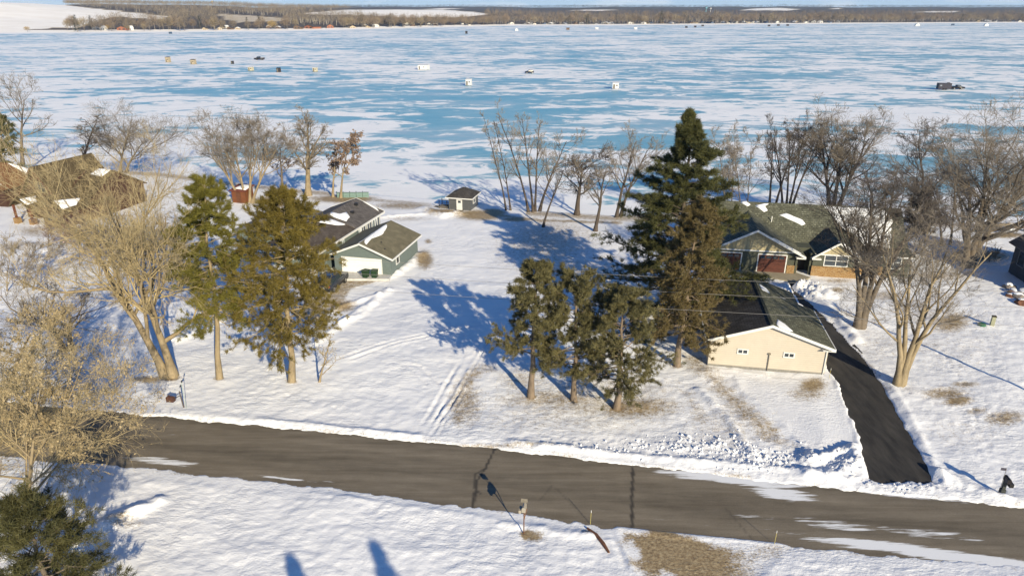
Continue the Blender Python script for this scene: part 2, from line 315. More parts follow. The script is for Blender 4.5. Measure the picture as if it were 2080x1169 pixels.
def ground(x, y, dirt=True):
    sh = np.interp(x, SHX, SHY); top = np.interp(x, RTX, RTY); bot = np.interp(x, RBX, RBY)
    z = (fbm(x*.09, y*.09, 3, 1)-.5)*.35+(fbm(x*.5, y*.6, 3, 5)-.5)*.16+(fbm(x*1.9, y*2.4, 3, 9)-.5)*.07
    z = z*(1-.5*sm(60, 90, y))
    rn = .45+1.0*fbm(x*1.3, y*1.3, 3, 23)
    for P, w, h in RIDGES:
        if w > 0:
            d = dline(x, y, P); z = z+h*np.exp(-(d/w)**2)*rn
    rn2 = 2*np.maximum(0, fbm(x*.6, y*.6, 3, 29)-.22)
    for P, w, h in RUTS:
        d = dline(x, y, P); z = z+(h*np.exp(-(d/w)**2)-h*.5*np.exp(-((d-2*w)/w)**2))*rn2
    if x.size > 50000:
        sh0 = x.shape; xf, yf, zf = x.ravel(), y.ravel(), z.ravel().copy()
        for fx, fy in TRK:
            k = np.nonzero((np.abs(xf-fx) < .6) & (np.abs(yf-fy) < .6))[0]; d2 = ((xf[k]-fx)/.13)**2+((yf[k]-fy)/.19)**2; zf[k] += -.075*np.exp(-d2)
        z = zf.reshape(sh0)
    # lumps thrown up by the plough
    lumpa = fbm(x*4.6, y*4.6, 3, 41); lumpb = vn(x*7.5, y*7.5, 47)
    for (px, py, rx, ry, amp) in [(1440, 915, 140, 24, .07), (1570, 940, 80, 18, .10), (1640, 590, 50, 18, .3), (1830, 985, 90, 16, .14), (1700, 930, 70, 40, .14), (1200, 900, 200, 16, .05)]:
        cx, cy = G(px, py); ax = abs(G(px+rx, py)[0]-cx); ay = abs(G(px, py-ry)[1]-cy)
        m = np.exp(-(((x-cx)/ax)**2+((y-cy)/ay)**2)**1.5)
        z = z+amp*m*(np.maximum(0, lumpa-.5)*4.0+np.maximum(0, lumpb-.6)*2.2)
    # wind crust
    z = z+.035*np.abs(fbm(x*.9+y*.25, y*2.2-x*.3, 3, 77)-.5)*2
    ad = sdpoly(x, y, APRON); k = 1-sm(-.25, .2, ad); z = z*(1-k)+k*(-.02+.04*fbm(x*.5, y*.5, 2, 3)+.16*sm(.3, 2.2, -ad)*.6)
    z = z+.16*np.exp(-((ad-.25)/.3)**2)*sm(G(0, 770)[1]+3, G(0, 800)[1], y)*0+.10*np.exp(-((ad-.3)/.35)**2)*(x < G(1660, 900)[0])
    # road trough
    en = (fbm(x*.7, y*.7, 3, 61)-.5)*.5+(fbm(x*3, y*3, 2, 63)-.5)*.25
    dr = np.maximum(y-top, bot-y)+en
    lip = np.where(y-top > bot-y, .05, -.05)*np.exp(-((dr-.6)/.5)**2)
    z = np.where(dr > 0, z+lip+.02+.12*(fbm(x*2.4, y*2.4, 3, 67)-.45)*np.exp(-(dr/1.2)**2), z); z = np.where(y-top > bot-y, z*sm(-.1, 1.0, dr)-.32*(1-sm(-.28, .16, dr)), z*sm(0, 1.6, dr)-.045*(1-sm(0, 1.2, dr))-.27*(1-sm(-.35, .1, dr)))
    # spill of snow across the drive mouth
    dd = sdpoly(x, y, DRIVE); dn = dd+(fbm(x*1.3, y*1.3, 3, 71)-.5)*.35
    mouth = np.exp(-((y-G(1830, 985)[1])/1.0)**2)*np.exp(-((x-G(1830, 985)[0])/3.2)**2)
    zz = z*sm(0, .5, dn)-.30*(1-sm(-.2, .2, dn))
    z = np.where(dd < 1, zz, z)
    z = z+mouth*(dr > -.6)*(.16+.35*(fbm(x*2.5, y*2.5, 3, 83)-.5))*np.where(z < -.05, 1.25, .3)
    bd = sdpoly(x, y, BDRIVE); z = np.where(bd < .6, z*sm(0, .6, bd)-.03*(1-sm(-.3, .3, bd))*(dr > .2), z)
    # lake shore
    ds = y-sh; z = z*(1-sm(-6, 0, ds))-4.2*sm(.3, 7.5, ds)+.0
    return z
GSTRIP = [(GL((1405, 725), (1440, 760), (1480, 800), (1530, 850), (1580, 895)), 1.3, .5), (GL((1395, 800), (1430, 850)), .9, .4), (GL((930, 860), (940, 800), (965, 750)), .8, .5), (GL((1700, 690), (1760, 740), (1800, 790)), .35, .4), (GL((1000, 435), (1100, 448), (1250, 452)), 1.0, .6), (GL((640, 402), (740, 404), (860, 415)), 1.6, .5)]
def grass_amount(x, y):
    a = np.zeros_like(x); wob = (fbm(x*.8, y*.8, 3, 91)-.5)*1.2
    for P, w, k in GSTRIP: a = np.maximum(a, k*np.exp(-(np.maximum(dline(x, y, P)+wob, 0)/w)**2))
    for px, py, rx, ry, k in GRASS:
        if rx == 0: continue
        cx, cy = G(px, py); ax = abs(G(px+rx, py)[0]-cx); ay = (abs(G(px, py-ry)[1]-cy)+abs(G(px, py+ry)[1]-cy))/2
        # ellipse in picture becomes a skewed ellipse on the ground
        xx = x-cx*(y/cy)
        a = np.maximum(a, k*np.exp(-((xx/ax)**2+((y-cy)/ay)**2)**1.2))
    dr = np.maximum(y-np.interp(x, RTX, RTY), np.interp(x, RBX, RBY)-y); a = np.maximum(a, (.16+.5*np.maximum(0, fbm(x*.35, y*.35, 3, 33)-.38))*np.exp(-((dr-.15)/.45)**2))
    bd = sdpoly(x, y, BDRIVE); a = np.maximum(a, .95*(1-sm(-1.1, 1.0, bd+(fbm(x*.7, y*.7, 4, 7)-.5)*2.4))*(1-.8*sm(9.5, 15, x)))
    ld = sdpoly(x, y, LDRIVE); a = np.maximum(a, .55*(1-sm(-.4, .4, ld)))
    sh = np.interp(x, SHX, SHY); a = np.maximum(a, .55*np.exp(-((y-sh+1)/2.2)**2)*((x > 2) | (x < -30)))
    return a

# ------------------------------------------------------------------ ground, road, drive, ice
def ground_mat():
    m = bpy.data.materials.new('snow_over_grass'); m.use_nodes = True; n, l = nodes(m); b = n['Principled BSDF']
    b.inputs['Roughness'].default_value = .62; b.inputs['Specular IOR Level'].default_value = .25
    t = n.new('ShaderNodeTexCoord'); at = n.new('ShaderNodeAttribute'); at.attribute_name = 'grass'
    def noise(sc, det=6, ro=.6, vs=None):
        z = n.new('ShaderNodeTexNoise'); z.inputs['Scale'].default_value = sc; z.inputs['Detail'].default_value = det; z.inputs['Roughness'].default_value = ro
        if vs:
            mp = n.new('ShaderNodeMapping'); mp.inputs['Scale'].default_value = vs; mp.inputs['Rotation'].default_value = (0, 0, .35); l.new(t.outputs['Object'], mp.inputs[0]); l.new(mp.outputs[0], z.inputs['Vector'])
        else: l.new(t.outputs['Object'], z.inputs['Vector'])
        return z.outputs['Fac']
    na = noise(2.2, 6, .65); nb_ = noise(9, 6, .7); am = n.new('ShaderNodeMath'); am.operation = 'MULTIPLY_ADD'; am.inputs[1].default_value = 1.1; l.new(nb_, am.inputs[0])
    ab = n.new('ShaderNodeMath'); ab.operation = 'MULTIPLY_ADD'; ab.inputs[1].default_value = .7; ab.inputs[2].default_value = -.4; l.new(na, ab.inputs[0]); l.new(ab.outputs[0], am.inputs[2]); n1 = am.outputs[0]
    ad = n.new('ShaderNodeMath'); ad.operation = 'ADD'; l.new(n1, ad.inputs[0]); l.new(at.outputs['Fac'], ad.inputs[1])
    mr = n.new('ShaderNodeMapRange'); mr.inputs['From Min'].default_value = .74; mr.inputs['From Max'].default_value = 1.12; l.new(ad.outputs[0], mr.inputs['Value'])
    g = n.new('ShaderNodeValToRGB'); e = g.color_ramp.elements; e[0].position = .3; e[0].color = (.11, .07, .04, 1); e[1].position = .68; e[1].color = (.46, .37, .23, 1)
    k = e.new(.5); k.color = (.30, .225, .13, 1); l.new(noise(5, 8, .75), g.inputs[0])
    s = n.new('ShaderNodeValToRGB'); e = s.color_ramp.elements; e[0].position = .25; e[0].color = (.74, .75, .78, 1); e[1].position = .7; e[1].color = (.84, .84, .85, 1); l.new(noise(.35, 5), s.inputs[0])
    mx = n.new('ShaderNodeMix'); mx.data_type = 'RGBA'; l.new(mr.outputs[0], mx.inputs[0]); l.new(s.outputs[0], mx.inputs[6]); l.new(g.outputs[0], mx.inputs[7]); l.new(mx.outputs[2], b.inputs['Base Color'])
    b1 = n.new('ShaderNodeBump'); b1.inputs['Strength'].default_value = .9; b1.inputs['Distance'].default_value = .13; l.new(noise(1.7, 9, .66, (1, 2.2, 1)), b1.inputs['Height'])
    b2 = n.new('ShaderNodeBump'); b2.inputs['Strength'].default_value = .8; b2.inputs['Distance'].default_value = .035; l.new(noise(7, 4), b2.inputs['Height']); l.new(b1.outputs[0], b2.inputs['Normal'])
    vr = n.new('ShaderNodeMapRange'); vr.inputs['From Min'].default_value = .4; vr.inputs['From Max'].default_value = .62; vr.inputs['To Min'].default_value = .12; vr.inputs['To Max'].default_value = .85; l.new(noise(.16, 4), vr.inputs['Value']); l.new(vr.outputs[0], b1.inputs['Strength'])
    vr2 = n.new('ShaderNodeMapRange'); vr2.inputs['From Min'].default_value = .35; vr2.inputs['From Max'].default_value = .65; vr2.inputs['To Min'].default_value = .35; vr2.inputs['To Max'].default_value = 1; l.new(noise(.3, 4), vr2.inputs['Value']); l.new(vr2.outputs[0], b2.inputs['Strength'])
    l.new(b2.outputs[0], b.inputs['Normal'])
    return m
m_ground = ground_mat()
def grid_mesh(name, X, Y, Z, mat, attrs=None):
    r, c = X.shape; V = np.stack([X, Y, Z], -1).reshape(-1, 3)
    i = np.arange(r*c).reshape(r, c); F = np.stack([i[:-1, :-1], i[:-1, 1:], i[1:, 1:], i[1:, :-1]], -1).reshape(-1, 4)
    return np_mesh(name, V, [F], mat, smooth=True, attrs=attrs)
ys = np.concatenate([np.linspace(-60, 18, 110)[:-1], np.geomspace(18, 150, 620)])
us = np.concatenate([[-8, -4, -2.2, -1.6, -1.25], np.linspace(-1.08, 1.08, 740), [1.25, 1.6, 2.2, 4, 8]])
YY, UU = np.meshgrid(ys, us, indexing='ij'); XX = UU*(10+.78*np.maximum(YY, 20))
grd = grid_mesh('ground', XX, YY, ground(XX, YY), m_ground, {'grass': grass_amount(XX, YY).ravel()})
tag(grd, 'snowy yard ground with patches of bare grass', 'ground', kind='structure')

# road sheet
def road_mat():
    m = bpy.data.materials.new('worn_asphalt'); m.use_nodes = True; n, l = nodes(m); b = n['Principled BSDF']
    b.inputs['Roughness'].default_value = .85; b.inputs['Specular IOR Level'].default_value = .25
    t = n.new('ShaderNodeTexCoord')
    def noise(sc, det, vs, ro=.6):
        mp = n.new('ShaderNodeMapping'); mp.inputs['Scale'].default_value = vs; mp.inputs['Rotation'].default_value = (0, 0, R(9.5)); l.new(t.outputs['Object'], mp.inputs[0])
        z = n.new('ShaderNodeTexNoise'); z.inputs['Scale'].default_value = sc; z.inputs['Detail'].default_value = det; z.inputs['Roughness'].default_value = ro; l.new(mp.outputs[0], z.inputs['Vector']); return z.outputs['Fac']
    r = n.new('ShaderNodeValToRGB'); e = r.color_ramp.elements; e[0].position = .3; e[0].color = (.118, .098, .072, 1); e[1].position = .7; e[1].color = (.205, .175, .134, 1)
    l.new(noise(1.0, 8, (.12, 1.6, 1), .7), r.inputs[0])
    f = n.new('ShaderNodeMapRange'); f.inputs['From Min'].default_value = .3; f.inputs['From Max'].default_value = .7; f.inputs['To Min'].default_value = .78; f.inputs['To Max'].default_value = 1.2; l.new(noise(14, 4, (1, 1, 1), .8), f.inputs['Value'])
    mm = n.new('ShaderNodeMix'); mm.data_type = 'RGBA'; mm.blend_type = 'MULTIPLY'; mm.inputs[0].default_value = 1; l.new(r.outputs[0], mm.inputs[6]); l.new(f.outputs[0], mm.inputs[7])
    la = n.new('ShaderNodeAttribute'); la.attribute_name = 'lane'; lm = n.new('ShaderNodeMix'); lm.data_type = 'RGBA'; lm.blend_type = 'MULTIPLY'; lm.inputs[0].default_value = 1; l.new(mm.outputs[2], lm.inputs[6]); l.new(la.outputs['Fac'], lm.inputs[7]); mm = lm
    # tar seams
    c = n.new('ShaderNodeAttribute'); c.attribute_name = 'tar'
    m2 = n.new('ShaderNodeMix'); m2.data_type = 'RGBA'; m2.inputs[7].default_value = (.05, .044, .038, 1); l.new(c.outputs['Fac'], m2.inputs[0]); l.new(mm.outputs[2], m2.inputs[6])
    a = n.new('ShaderNodeAttribute'); a.attribute_name = 'snow'
    ad = n.new('ShaderNodeMath'); ad.operation = 'ADD'; l.new(noise(1.0, 9, (.35, 4.5, 1), .68), ad.inputs[0]); l.new(a.outputs['Fac'], ad.inputs[1])
    mr = n.new('ShaderNodeMapRange'); mr.inputs['From Min'].default_value = .95; mr.inputs['From Max'].default_value = 1.07; l.new(ad.outputs[0], mr.inputs['Value'])
    m3 = n.new('ShaderNodeMix'); m3.data_type = 'RGBA'; m3.inputs[7].default_value = (.74, .75, .77, 1); l.new(mr.outputs[0], m3.inputs[0]); l.new(m2.outputs[2], m3.inputs[6]); l.new(m3.outputs[2], b.inputs['Base Color'])
    bp = n.new('ShaderNodeBump'); bp.inputs['Strength'].default_value = .5; bp.inputs['Distance'].default_value = .012; l.new(noise(40, 3, (1, 1, 1)), bp.inputs['Height']); l.new(bp.outputs[0], b.inputs['Normal'])
    return m
xs = np.concatenate([np.linspace(-380, -45, 30)[:-1], np.linspace(-45, 42, 620), np.linspace(42, 380, 30)[1:]])
vs_ = np.linspace(0, 1, 64)
XR, VR = np.meshgrid(xs, vs_, indexing='ij')
YR = np.interp(XR, RBX, RBY)*(1-VR)+np.interp(XR, RTX, RTY)*VR+(VR-.5)*1.6
def blob(x, y, L):
    a = np.zeros_like(x)
    for px, py, rx, ry, k in L:
        cx, cy = G(px, py); ax = abs(G(px+rx, py)[0]-cx); ay = (abs(G(px, py-ry)[1]-cy)+abs(G(px, py+ry)[1]-cy))/2
        yy = y-cy+.165*(x-cx)
        a = np.maximum(a, k*np.exp(-(((x-cx)/ax)**2+(yy/ay)**2)**1.3))
    return a
rsnow = blob(XR, YR, [(1480, 970, 200, 14, .72), (1590, 1000, 90, 20, .66), (1820, 1110, 240, 17, .70), (1960, 1130, 240, 16, .74), (1700, 1065, 130, 18, .52), (1880, 1080, 150, 16, .54), (1840, 1000, 170, 14, .64), (1540, 1050, 80, 10, .46),
                      (330, 935, 120, 11, .6), (580, 970, 90, 3.5, .62), (340, 880, 70, 4, .44), (2000, 1150, 160, 12, .6), (1050, 990, 14, 3, .4), (1400, 960, 120, 6, .5), (2050, 1010, 90, 8, .55), (660, 975, 30, 3, .5)])
rsnow = np.maximum.reduce([rsnow, .36*sm(.9, 1.0, VR), .33*np.exp(-((VR-.26)/.07)**2)*sm(.35, .6, fbm(XR*.08, VR*2, 3, 58)), .31*np.exp(-((VR-.62)/.05)**2)*sm(.4, .6, fbm(XR*.1+40, VR*2, 3, 59))])
def seam(pts, w=.11): d = dline(XR, YR, GL(*pts)); return 1-sm(w*.5, w, d+(vn(XR*3, YR*3, 3)-.5)*.08)
rtar = np.maximum.reduce([seam([(1007, 905), (985, 950), (968, 975), (965, 1000), (957, 1040)], .1), seam([(1286, 935), (1284, 1000), (1284, 1085)], .11), seam([(985, 950), (966, 960), (962, 985), (975, 1000)], .1)*.8,
                          .35*seam([(1475, 1030), (1535, 1100)], .09), .3*seam([(1130, 990), (1190, 1050)], .09), .3*seam([(1095, 1015), (1120, 985)], .08)])
road = grid_mesh('road', XR, YR, np.full_like(XR, -.06), road_mat(), {'snow': rsnow.ravel(), 'tar': rtar.ravel(), 'lane': (1.0+.13*np.sin(VR*4*np.pi-1.2)+.45*(fbm(XR*.12+VR*1.0, VR*14, 4, 51)-.5)+.22*np.exp(-((VR-.5)/.04)**2)*0+.18*(fbm(XR*1.4, YR*1.4, 3, 52)-.5)-.15*np.exp(-((VR-.02)/.08)**2)).ravel()})
tag(road, 'brown grey asphalt street crossing the scene', 'road', kind='structure')

# driveway: a strip following the same outline
m_drive = M('fresh_black_asphalt', (.026, .025, .024), .75, .25, .9, .015, 35, col2=(.062, .056, .048), vs=(1.6, .35, 1))
mbd = MB(); D0 = GL((1770, 990), (1758, 962), (1740, 883), (1715, 824), (1694, 769), (1672, 745), (1640, 660), (1575, 560), (1540, 556), (1450, 553), (1450, 540), (1610, 550), (1650, 570), (1612, 580), (1648, 610), (1694, 653), (1764, 727), (1792, 767), (1827, 830), (1870, 908), (1912, 994))
mbd.add([(x, y, -.052) for x, y in D0], [tuple(range(len(D0)))])
drv = mbd.build('driveway', m_drive); bmm = bmesh.new(); bmm.from_mesh(drv.data); bmesh.ops.triangulate(bmm, faces=bmm.faces)
for f in bmm.faces:
    if f.normal.z < 0: f.normal_flip()
bmm.to_mesh(drv.data); bmm.free()
tag(drv, 'black asphalt driveway beside the cream garage', 'driveway', kind='structure')
m_conc = M('tan_concrete', (.27, .24, .18), .85, .12, 2, .01, 30)
A0 = GL((1475, 546), (1600, 551), (1646, 566), (1622, 577), (1560, 565), (1475, 558))
ap = MB(); ap.slab([(x, y, .0) for x, y in A0], .2); apo = ap.build('concrete_apron', m_conc); tag(apo, 'tan concrete apron before the red brown garage doors', 'pavement', kind='structure')
A1 = GL((682, 553), (800, 556), (790, 572), (700, 572)); ap = MB(); ap.slab([(x, y, .1) for x, y in A1], .25); ap.build('concrete_apron', M('pale_concrete', (.5, .49, .47), .85, .2, 1.5)); tag(COL.objects[-1], 'snow dusted concrete apron before the white garage door', 'pavement', kind='structure')

# frozen lake
def ice_mat():
    m = bpy.data.materials.new('lake_ice_with_snow'); m.use_nodes = True; n, l = nodes(m); b = n['Principled BSDF']
    t = n.new('ShaderNodeTexCoord')
    def noise(sc, det, vs=(1, 1, 1), ro=.6, off=0, dist=0):
        mp = n.new('ShaderNodeMapping'); mp.inputs['Scale'].default_value = vs; mp.inputs['Location'].default_value = (off, off*.7, 0); mp.inputs['Rotation'].default_value = (0, 0, -.12); l.new(t.outputs['Object'], mp.inputs[0])
        z = n.new('ShaderNodeTexNoise'); z.inputs['Scale'].default_value = sc; z.inputs['Detail'].default_value = det; z.inputs['Roughness'].default_value = ro; z.inputs['Distortion'].default_value = dist; l.new(mp.outputs[0], z.inputs['Vector']); return z.outputs['Fac']
    at = n.new('ShaderNodeAttribute'); at.attribute_name = 'snow'
    def math_(op, a, bb):
        k = n.new('ShaderNodeMath'); k.operation = op
        for i, v in enumerate((a, bb)):
            if isinstance(v, float): k.inputs[i].default_value = v
            else: l.new(v, k.inputs[i])
        return k.outputs[0]
    n1 = noise(.11, 10, (.6, 1, 1), .7, 0, 1.1); n2 = noise(.013, 4, (.5, 1, 1), .55, 31)
    n3 = noise(.038, 6, (.55, 1, 1), .6, 53, 1.5)
    v = math_('ADD', math_('ADD', math_('ADD', math_('MULTIPLY', n1, .72), math_('MULTIPLY', n3, .5)), math_('MULTIPLY', n2, .35)), at.outputs['Fac'])
    mr = n.new('ShaderNodeMapRange'); mr.inputs['From Min'].default_value = .735; mr.inputs['From Max'].default_value = .795; l.new(v, mr.inputs['Value'])
    r = n.new('ShaderNodeValToRGB'); e = r.color_ramp.elements; e[0].position = .35; e[0].color = (.12, .33, .43, 1); e[1].position = .64; e[1].color = (.40, .49, .54, 1); k = e.new(.5); k.color = (.21, .40, .48, 1); l.new(noise(.03, 9, (.5, 1, 1), .78, 77), r.inputs[0])
    sn = n.new('ShaderNodeValToRGB'); e = sn.color_ramp.elements; e[0].color = (.76, .77, .79, 1); e[1].color = (.86, .86, .86, 1); e[0].position = .3; e[1].position = .7; l.new(noise(.12, 6, (.6, 1, 1), .6, 12), sn.inputs[0])
    mx = n.new('ShaderNodeMix'); mx.data_type = 'RGBA'; l.new(mr.outputs[0], mx.inputs[0]); l.new(r.outputs[0], mx.inputs[6]); l.new(sn.outputs[0], mx.inputs[7]); l.new(mx.outputs[2], b.inputs['Base Color'])
    rr = n.new('ShaderNodeMapRange'); rr.inputs['To Min'].default_value = .38; rr.inputs['To Max'].default_value = .7; l.new(mr.outputs[0], rr.inputs['Value']); l.new(rr.outputs[0], b.inputs['Roughness'])
    b.inputs['Specular IOR Level'].default_value = .25
    bp = n.new('ShaderNodeBump'); bp.inputs['Strength'].default_value = .5; bp.inputs['Distance'].default_value = .12; l.new(noise(.5, 5, (.6, 1.3, 1)), bp.inputs['Height']); l.new(bp.outputs[0], b.inputs['Normal'])
    return m
yi = np.concatenate([np.linspace(60, 180, 60), np.geomspace(182, 2900, 160)]); ui = np.linspace(-1, 1, 160)
YI, UI = np.meshgrid(yi, ui, indexing='ij'); XI = UI*(150+1.0*YI)
PXI = 1040+XI/YI*FPX*1.0785; 
SHORE_PX = [-700, 0, 300, 600, 700, 1040, 1400, 2080, 2900]; SHORE_PY = [68, 67, 65, 62, 60, 52, 50, 46, 44]
K1 = 1613.0
FSY = [-(ICE_Z-CAMZ)*K1/(py-24) for py in SHORE_PY]
fsh = np.interp(PXI, SHORE_PX, FSY); nsh = np.interp(XI, SHX, SHY)
isnow = .13*np.exp(-np.maximum(YI-nsh, 0)/26)-.05*sm(15, 45, YI-nsh)*np.exp(-np.maximum(YI-nsh-40, 0)/60)*sm(-60, 40, XI)+.6*(1-sm(25, 75, fsh-YI))
def addpx(px, py, rx, ry, k):
    global isnow
    cx, cy = G(px, py, ICE_Z); ax = abs(G(px+rx, py, ICE_Z)[0]-cx); ay = (abs(G(px, py-ry, ICE_Z)[1]-cy)+abs(G(px, py+ry, ICE_Z)[1]-cy))/2
    isnow = isnow+k*np.exp(-(((XI-cx*YI/cy)/ax)**2+((YI-cy)/ay)**2))
for a in [(200, 250, 300, 30, .06), (640, 185, 330, 30, -.05), (1100, 200, 180, 40, -.05), (830, 270, 60, 8, -.22), (900, 250, 90, 20, -.06), (200, 150, 250, 20, .03), (1560, 160, 250, 30, -.05), (1750, 110, 300, 14, -.05), (700, 330, 160, 30, .08), (1350, 240, 120, 12, .05), (1900, 250, 150, 25, .03), (640, 240, 60, 8, -.1), (800, 95, 300, 10, -.05), (1500, 300, 200, 20, .05), (120, 100, 200, 15, .02)]: addpx(*a)
ice = grid_mesh('lake_ice', XI, YI, np.full_like(XI, ICE_Z), ice_mat(), {'snow': isnow.ravel()})
tag(ice, 'frozen lake of blue ice streaked with windblown snow', 'frozen lake', kind='structure')

# ------------------------------------------------------------------ far shore and hills
def zpx(py, Y): return CAMZ+(24-py)*Y/K1
COLS = {   # picture column: (depth, picture row of bare ground)
    -700: [(1300, 58), (1550, 30), (1750, 5), (2000, 4), (2600, 8), (3600, 14)],
    0:    [(1250, 58), (1500, 36), (1750, 6), (2000, 5), (2600, 8), (3600, 15)],
    170:  [(1300, 59), (1600, 42), (1900, 20), (2300, 10), (3000, 9), (3800, 14)],
    330:  [(1350, 56), (1700, 40), (2000, 31), (2500, 12), (3000, 11), (3800, 15)],
    500:  [(1420, 55), (1700, 40), (2000, 29), (2500, 15), (3000, 13), (3800, 15)],
    650:  [(1500, 54), (1900, 37), (2200, 26), (2600, 19), (3000, 18), (4000, 18)],
    800:  [(1600, 50), (1900, 37), (2300, 21), (2700, 22), (3300, 21), (4200, 19)],
    960:  [(1780, 49), (2100, 40), (2450, 27), (2800, 26), (3400, 23), (4400, 19)],
    1100: [(1900, 49), (2200, 43), (2600, 35), (3000, 29), (3600, 24), (4500, 19)],
    1500: [(2050, 47), (2350, 42), (2700, 35), (3100, 29), (3700, 24), (4500, 19)],
    2080: [(2350, 44), (2600, 40), (2900, 34), (3200, 28), (3700, 23), (4500, 18)],
    2900: [(2450, 43), (2700, 39), (3000, 33), (3300, 27), (3800, 22), (4500, 18)]}
cpx = sorted(COLS)
FAR = [(5800, 16.5), (7000, 14.2), (8000, 14.0), (10500, 16)]
def col_at(px):
    """knots (depth, z) for a picture column"""
    fy = np.interp(px, SHORE_PX, FSY); kn = [(fy-40, ICE_Z-1.5), (fy, ICE_Z+.2), (fy+25, ICE_Z+1.2)]
    for k in range(6):
        Y = np.interp(px, cpx, [COLS[c][k][0] for c in cpx]); y = np.interp(px, cpx, [COLS[c][k][1] for c in cpx]); kn.append((Y, zpx(y-(k > 2)*(1.3*math.sin(px*.013+k)+.9*math.sin(px*.031+2*k)), Y)))
    bumpy = 1.6*math.sin(px*.0087+1)+1.2*math.sin(px*.021)+.7*math.sin(px*.057)
    if 1510 < px < 1580: bumpy -= 2.5
    for Y, y in FAR: kn.append((Y, zpx(y-bumpy*.5*(Y > 6000), Y)))
    return kn
pxs = np.linspace(-500, 2600, 260); sub = 7; rows = []
for px in pxs:
    kn = col_at(px); Y = np.array([k[0] for k in kn]); Z = np.array([k[1] for k in kn]); s = np.linspace(0, len(kn)-1, (len(kn)-1)*sub+1)
    rows.append((np.interp(s, range(len(kn)), Y), np.interp(s, range(len(kn)), Z)))
YF = np.array([r[0] for r in rows]).T; ZF = np.array([r[1] for r in rows]).T; PXF = np.tile(pxs, (YF.shape[0], 1))
XF = (PXF-1040)/FPX/1.0785*YF
def far_ground(px, Y):
    kn = col_at(px); return np.interp(Y, [k[0] for k in kn], [k[1] for k in kn])
def inpoly(px, py, P):
    c = False
    for i in range(len(P)):
        ax, ay = P[i]; bx, by = P[(i+1) % len(P)]
        if (ay > py) != (by > py) and px < (bx-ax)*(py-ay)/(by-ay)+ax: c = not c
    return c
# open snow fields, given as picture outlines of bare ground
FIELDS = [[(-600, 80), (-600, 3), (60, 3), (120, 8), (170, 15), (240, 22), (345, 34), (320, 40), (230, 34), (150, 56), (60, 60)],
          [(455, 40), (440, 28), (520, 32), (580, 38), (575, 44), (480, 46)],
          [(612, 27), (700, 20), (800, 19.5), (900, 20), (960, 24), (995, 29), (940, 35), (800, 36), (740, 31), (640, 30)],
          [(1500, 21), (1530, 17.5), (1580, 16), (1625, 19), (1600, 22)], [(1150, 21.5), (1190, 19.5), (1260, 20), (1220, 22.5)], [(1850, 25), (1900, 22.5), (1960, 23), (1930, 25.5)], [(860, 19), (900, 16.5), (940, 18), (900, 19.5)], [(1685, 18.5), (1695, 16.5), (1712, 16.5), (1712, 18.5)]]
TAN = FIELDS[1]
PYF = 24-(ZF-CAMZ)*K1/YF
wood = np.ones(PXF.shape)
for i in range(PXF.shape[0]):
    for j in range(PXF.shape[1]):
        p, q, Y = PXF[i, j], PYF[i, j], YF[i, j]
        if Y < np.interp(p, SHORE_PX, FSY)+70 or any(inpoly(p, q, f) for f in FIELDS): wood[i, j] = 0
        if Y < 3200 and inpoly(p, q, TAN): wood[i, j] = .35
def far_mat():
    m = bpy.data.materials.new('snow_fields_and_wood_floor'); m.use_nodes = True; n, l = nodes(m); b = n['Principled BSDF']; b.inputs['Roughness'].default_value = .9; b.inputs['Specular IOR Level'].default_value = .1
    a = n.new('ShaderNodeAttribute'); a.attribute_name = 'wood'; t = n.new('ShaderNodeTexCoord')
    z = n.new('ShaderNodeTexNoise'); z.inputs['Scale'].default_value = .02; z.inputs['Detail'].default_value = 8; l.new(t.outputs['Object'], z.inputs['Vector'])
    r = n.new('ShaderNodeValToRGB'); e = r.color_ramp.elements; e[0].position = 0; e[0].color = (.92, .88, .83, 1); e[1].position = 1; e[1].color = (.085, .07, .06, 1); k = e.new(.4); k.color = (.5, .42, .31, 1); k = e.new(.8); k.color = (.16, .13, .11, 1)
    ad = n.new('ShaderNodeMath'); ad.operation = 'MULTIPLY_ADD'; ad.inputs[1].default_value = .25; l.new(z.outputs['Fac'], ad.inputs[0]); l.new(a.outputs['Fac'], ad.inputs[2])
    su = n.new('ShaderNodeMath'); su.operation = 'SUBTRACT'; su.inputs[1].default_value = .1; l.new(ad.outputs[0], su.inputs[0]); l.new(su.outputs[0], r.inputs[0]); l.new(r.outputs[0], b.inputs['Base Color'])
    return m
hills = grid_mesh('hills', XF, YF, ZF, far_mat(), {'wood': wood.ravel()})
tag(hills, 'wooded hills and snow fields beyond the lake', 'hills', kind='structure')

# ------------------------------------------------------------------ tree makers
def unit(v): return v/np.maximum(np.linalg.norm(v, axis=-1, keepdims=True), 1e-9)
def tubes(P, Rr, sides):
    """P (N,K,3) centre lines, Rr (N,K) radii -> vertices, quads"""
    N, K, _ = P.shape
    T = unit(np.gradient(P, axis=1)); ref = np.where(np.abs(T[:, :1, 2:3]) > .8, np.array([1., .13, 0]), np.array([0.07, 0, 1.]))
    U = unit(np.cross(T, np.broadcast_to(ref, T.shape))); Wv = np.cross(T, U)
    a = np.arange(sides)*2*np.pi/sides
    V = P[:, :, None, :]+Rr[:, :, None, None]*(U[:, :, None, :]*np.cos(a)[None, None, :, None]+Wv[:, :, None, :]*np.sin(a)[None, None, :, None])
    i = np.arange(N*K*sides).reshape(N, K, sides); j = np.roll(i, -1, axis=2)
    F = np.stack([i[:, :-1], j[:, :-1], j[:, 1:], i[:, 1:]], -1).reshape(-1, 4)
    return V.reshape(-1, 3), F
